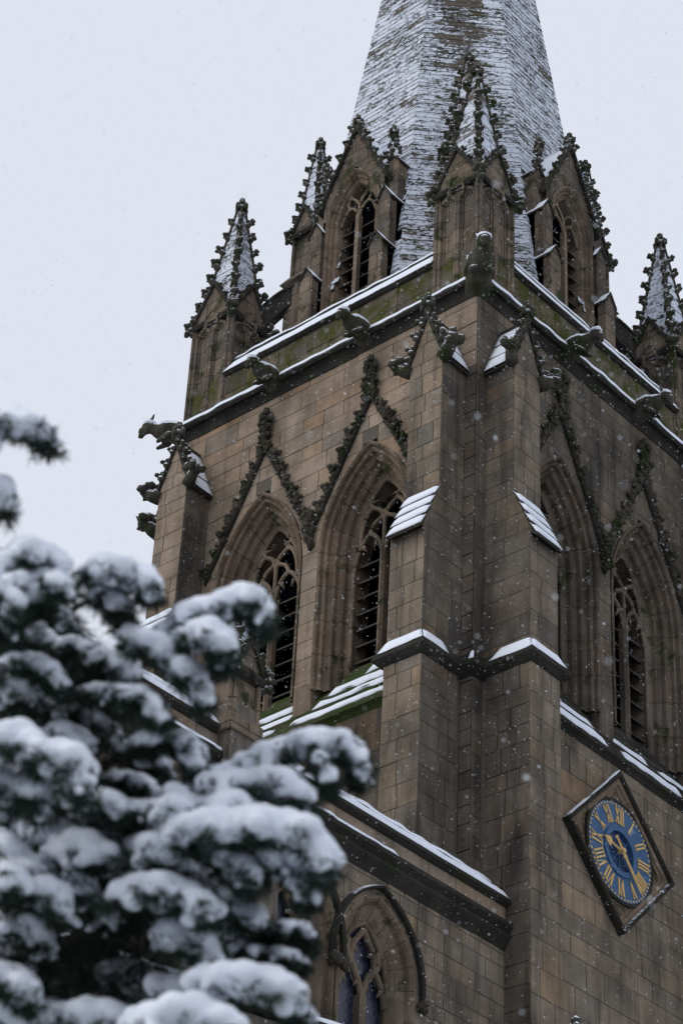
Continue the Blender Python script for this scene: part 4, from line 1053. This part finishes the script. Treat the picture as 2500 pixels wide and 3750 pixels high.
# ================================================================== yew tree in the foreground, laden with snow
rr = random.Random(19)
S15 = 2500/1568
def at(x, y, t_): return CAM+ray(x*S15, y*S15)*t_
trunk_base = CAM+ray(-1500, 2400)*11.5; trunk_base.z = 0
yew = thing('yew_tree', 'dark evergreen tree in the foreground with boughs heaped with fresh snow', 'tree', trunk_base)
mb = MB(); TB = trunk_base
mb.tube([Vector((0, 0, -.1)), Vector((.05, 0, 1.5)), Vector((0, .08, 3.5)), Vector((.06, 0, 6.0)), Vector((0, 0, 8.5))], [.34, .27, .21, .14, .04], 10); mb.build('trunk', 'bark', yew)
strands = [  # 1568-wide photo pixels, radius, distance
 ([(-60, 1000), (20, 965), (70, 970), (118, 1010)], 28, 7.3), ([(-50, 1110), (0, 1120), (20, 1165)], 26, 7.4),
 ([(-30, 1310), (40, 1275), (90, 1262), (145, 1300)], 30, 7.3), ([(0, 1350), (90, 1320), (160, 1345)], 26, 7.2),
 ([(205, 1310), (250, 1293), (320, 1318), (352, 1348)], 28, 7.4), ([(225, 1350), (268, 1370), (282, 1410)], 25, 7.5),
 ([(370, 1450), (440, 1400), (500, 1390), (555, 1362), (605, 1385), (602, 1425)], 27, 7.4), ([(400, 1470), (480, 1440), (512, 1475), (520, 1510)], 27, 7.2),
 ([(300, 1450), (380, 1490), (435, 1545), (472, 1600)], 30, 7.3), ([(320, 1700), (395, 1690), (448, 1718), (452, 1765)], 25, 7.4),
 ([(470, 1790), (560, 1755), (650, 1715), (720, 1695), (785, 1700), (822, 1738), (826, 1775)], 27, 7.5), ([(735, 1735), (752, 1775), (750, 1800)], 20, 7.4),
 ([(400, 1815), (500, 1795), (610, 1785), (680, 1800), (702, 1835)], 31, 7.3), ([(320, 1860), (420, 1850), (520, 1845), (600, 1872), (640, 1905)], 33, 7.2),
 ([(380, 1910), (500, 1885), (620, 1885), (695, 1905), (740, 1950), (742, 1995)], 37, 7.0), ([(590, 1960), (670, 1985), (712, 2030), (700, 2060)], 28, 7.2),
 ([(460, 2040), (550, 2075), (595, 2115)], 28, 7.4), ([(540, 2175), (630, 2135), (695, 2128), (708, 2165)], 17, 7.5), ([(580, 2180), (650, 2190), (690, 2205)], 18, 7.4),
 ([(450, 2250), (550, 2240), (645, 2262), (685, 2305)], 38, 6.8), ([(300, 2345), (440, 2318), (535, 2350)], 46, 6.6),
 ([(-40, 1700), (40, 1682), (90, 1725)], 36, 6.9), ([(90, 1735), (150, 1722), (186, 1765), (182, 1805)], 33, 6.9), ([(-20, 1790), (60, 1800), (100, 1850)], 34, 7.0),
 ([(-20, 2010), (25, 2010), (40, 2050)], 30, 7.0), ([(270, 2045), (360, 2030), (440, 2060), (490, 2090)], 34, 7.0), ([(180, 1870), (230, 1880), (262, 1920)], 26, 7.5)]
poly = [(-20, 1330), (140, 1340), (200, 1400), (260, 1480), (350, 1560), (350, 1690), (330, 1780), (300, 1850), (440, 1890), (560, 1900), (560, 1980), (470, 2080), (420, 2180), (440, 2300), (440, 2400), (-20, 2400)]
def inside(x, y):
    c = False
    for i in range(len(poly)):
        (x0, y0), (x1, y1) = poly[i], poly[i-1]
        if (y0 > y) != (y1 > y) and x < (x1-x0)*(y-y0)/(y1-y0)+x0: c = not c
    return c
pts = []
tries = 0
while len(pts) < 70 and tries < 6000:
    tries += 1; x, y = rr.uniform(-20, 680), rr.uniform(1320, 2400)
    if inside(x, y) and all((x-a)**2+((y-b)*1.25)**2 > 80**2 for a, b in pts): pts.append((x, y))
for x, y in pts:
    if x < 430 and y > 2060 and rr.random() < .55: continue        # the shaded heart of the tree holds little snow
    L = rr.uniform(60, 130); a = rr.uniform(-.35, .5); r_ = rr.uniform(17, 32)*(1+.25*(y-1800)/600)
    strands.append(([(x-L*.6, y-L*.25*a), (x, y), (x+L*.35, y+L*(.2+.2*a)), (x+L*.5, y+L*.5)], r_, rr.uniform(7.1, 8.2)))
def resample(pl, step):
    o = [pl[0]]
    for a, b in zip(pl, pl[1:]):
        L = (b-a).length; n_ = max(1, int(L/step))
        for i in range(1, n_+1): o.append(a.lerp(b, i/n_))
    return o
def needles(mb, p, axis, n_, rad, ln):
    ax = axis.normalized()
    for _ in range(n_):
        d = Vector((rr.gauss(0, 1), rr.gauss(0, 1), rr.gauss(-.25, .8))).normalized(); d = (d+ax*.5).normalized()
        s_ = d.cross(Vector((rr.gauss(0, 1), rr.gauss(0, 1), rr.gauss(0, 1)))).normalized()*rr.uniform(.0016, .003)
        b = p+d*rr.uniform(0, rad); l_ = ln*rr.uniform(.7, 1.4); e_ = b+d*l_+Vector((0, 0, -.2*l_))
        mb.add([b-s_, b+s_, e_+s_*.4, e_-s_*.4], [(0, 1, 2, 3)])
for si, (pl, rpx, dist) in enumerate(strands):
    P3 = [at(x, y, dist+.12*math.sin(i*1.3+si)) for i, (x, y) in enumerate(smooth_line(pl, 4))]
    rm = (.98 if si < 27 else 1.04)*rpx*S15/FPX*dist                                      # lump radius in metres
    Pl = [p-TB for p in resample(P3, rm*.55)]
    down = Vector((0, 0, -1))
    # bough: bare wood from the trunk to the spray, then along it under the snow
    wood = [p+down*rm*.85 for p in Pl]; h0 = wood[0]
    root = Vector((0, 0, max(1.2, h0.z-.9-.25*rr.random())))
    b = MB(); mid = root.lerp(h0, .55)+Vector((0, 0, .1))
    bk = at(pl[0][0]-90, pl[0][1]+70, 9.6)-TB; root = Vector((0, 0, max(1.2, bk.z-1.6)))
    b.tube([root, root.lerp(bk, .6)+Vector((0, 0, .15)), bk, h0]+wood[2::3]+[wood[-1]], [.05, .03, .012, .009]+[.006]*(len(wood[2::3])+1), 5)
    bo = b.build('bough', 'bark', yew)
    sn = MB()
    for i, p in enumerate(Pl):
        f_ = i/max(1, len(Pl)-1); k_ = rm*(.78+.32*math.sin(math.pi*min(1, f_*1.15)))*rr.uniform(.82, 1.15)
        lat = Vector((rr.gauss(0, 1), rr.gauss(0, 1), 0))*rm*.22
        sn.blob(p+lat, k_, 2, si+i*.7, .12, (1, 1, .82))
        if rr.random() < (.55 if si % 2 else .75):
            q_ = p+Vector((rr.uniform(-.8, .8)*rm, rr.uniform(-.8, .8)*rm, -rm*rr.uniform(.3, 1.2)))
            sn.blob(q_, k_*rr.uniform(.5, .85), 2, si*2+i, .15, (1, 1, .85))
    tips = []
    for i in range(0, len(Pl), 2):                            # drooping side twigs, each with its own ragged load
        for _ in range(1):
            side = Vector((rr.gauss(0, 1), rr.gauss(0, 1), rr.uniform(-.9, .15))).normalized(); side = (side+(_r*.5 if rr.random() < .6 else Vector()) ).normalized()
            q_ = Pl[i]+Vector((0, 0, -rm*.2)); k_ = rm*rr.uniform(.46, .72)*(.85 if si < 27 else 1); n_ = rr.randint(1, 2) if si < 27 else rr.randint(1, 3)
            for j in range(n_):
                q_ = q_+side*k_*.95+Vector((0, 0, -.12*k_*j)); sn.blob(q_, k_*(1-.13*j)*rr.uniform(.85, 1.1), 2, si+i+j*3.3, .15, (1, 1, .8))
            tips.append((q_, side))
    so = sn.build('snow', 'snow', bo, smooth=True)
    md = so.modifiers.new('settle', 'REMESH'); md.mode = 'VOXEL'; md.voxel_size = .0095; md.use_smooth_shade = True
    m2 = so.modifiers.new('soften', 'SMOOTH'); m2.iterations = 6; m2.factor = .5
    nd = MB()
    for i, p in enumerate(Pl):
        ax = (Pl[min(i+1, len(Pl)-1)]-Pl[max(0, i-1)])
        for k_ in range(3):
            q_ = p+Vector((rr.gauss(0, 1)*rm*.6, rr.gauss(0, 1)*rm*.6, -rm*rr.uniform(.4, 1.35)))
            needles(nd, q_, ax+Vector((0, 0, -.3))*ax.length, 16, rm*.35, .025)
    for q_, sd_ in tips: needles(nd, q_+Vector((0, 0, -rm*.25)), sd_+Vector((0, 0, -.4)), 9, rm*.35, .026)
    for k_ in range(5):                                        # hanging twig tips that poke out of the snow
        q_ = Pl[-1-(k_ % min(3, len(Pl)))]+Vector((rr.gauss(0, 1)*rm*.6, rr.gauss(0, 1)*rm*.6, -rm*rr.uniform(.6, 1.5)))
        needles(nd, q_, Vector((rr.gauss(0, .5), rr.gauss(0, .5), -1)), 18, rm*.4, .028)
    nd.build('needles', 'needle', bo)
# shaded inner foliage between the boughs
inner = MB()
for _ in range(1900):
    x, y = rr.uniform(-60, 640), rr.uniform(1380, 2420)
    if not inside(x+25, y-20): continue
    p = at(x, y, rr.uniform(7.7, 8.9))-TB
    needles(inner, p, Vector((rr.gauss(0, 1), rr.gauss(0, 1), -.6)), 46, .055, .032)
inner.build('inner_foliage', 'needle', yew)

# ================================================================== falling snow
fl = MB(); rf_ = random.Random(3); focus = Vector((2, -3, 31)); ax = focus-CAM
cnt = 0
oct_v = [(1, 0, 0), (-1, 0, 0), (0, 1, 0), (0, -1, 0), (0, 0, 1), (0, 0, -1)]
oct_f = [(0, 2, 4), (2, 1, 4), (1, 3, 4), (3, 0, 4), (2, 0, 5), (1, 2, 5), (3, 1, 5), (0, 3, 5)]
wind = Vector((.45, .35, -1)).normalized()
FV = []; FF = []
while cnt < 62000:
    s_ = rf_.random()**(1/3); s_ = max(s_, .09)
    c = CAM+ax*s_*.985; rad = 2.0+15*s_
    p = c+Vector((rf_.uniform(-1, 1), rf_.uniform(-1, 1), rf_.uniform(-1, 1)))*rad
    if p.z < .3 or (abs(p.x) < 5.4 and abs(p.y) < 5.4) or (p.x < 6.6 and p.y < -3 and p.z < 20): continue
    if (p-CAM).length < 3.0: continue
    r_ = rf_.uniform(.0022, .0045)*(1.0 if rf_.random() < .96 else 1.5)
    q_ = wind.to_track_quat('Z', 'Y'); b = len(FV); el = rf_.uniform(1.0, 2.1)
    tw = Vector((rf_.gauss(0, .25), rf_.gauss(0, .25), rf_.gauss(0, .25)))
    zx = (wind+tw).normalized(); xx = zx.cross(Vector((0, 0, 1))).normalized(); yy = zx.cross(xx)
    for v in oct_v: FV.append(p+(xx*v[0]+yy*v[1]+zx*v[2]*el)*r_)
    FF += [tuple(i+b for i in f) for f in oct_f]; cnt += 1
me = bpy.data.meshes.new('falling_snow'); me.from_pydata([tuple(v) for v in FV], [], FF); me.materials.append(M['flake'])
o = link('falling_snow', me); o['kind'] = 'stuff'; tag(o, 'small white snowflakes drifting through the air before the tower', 'snowflakes')
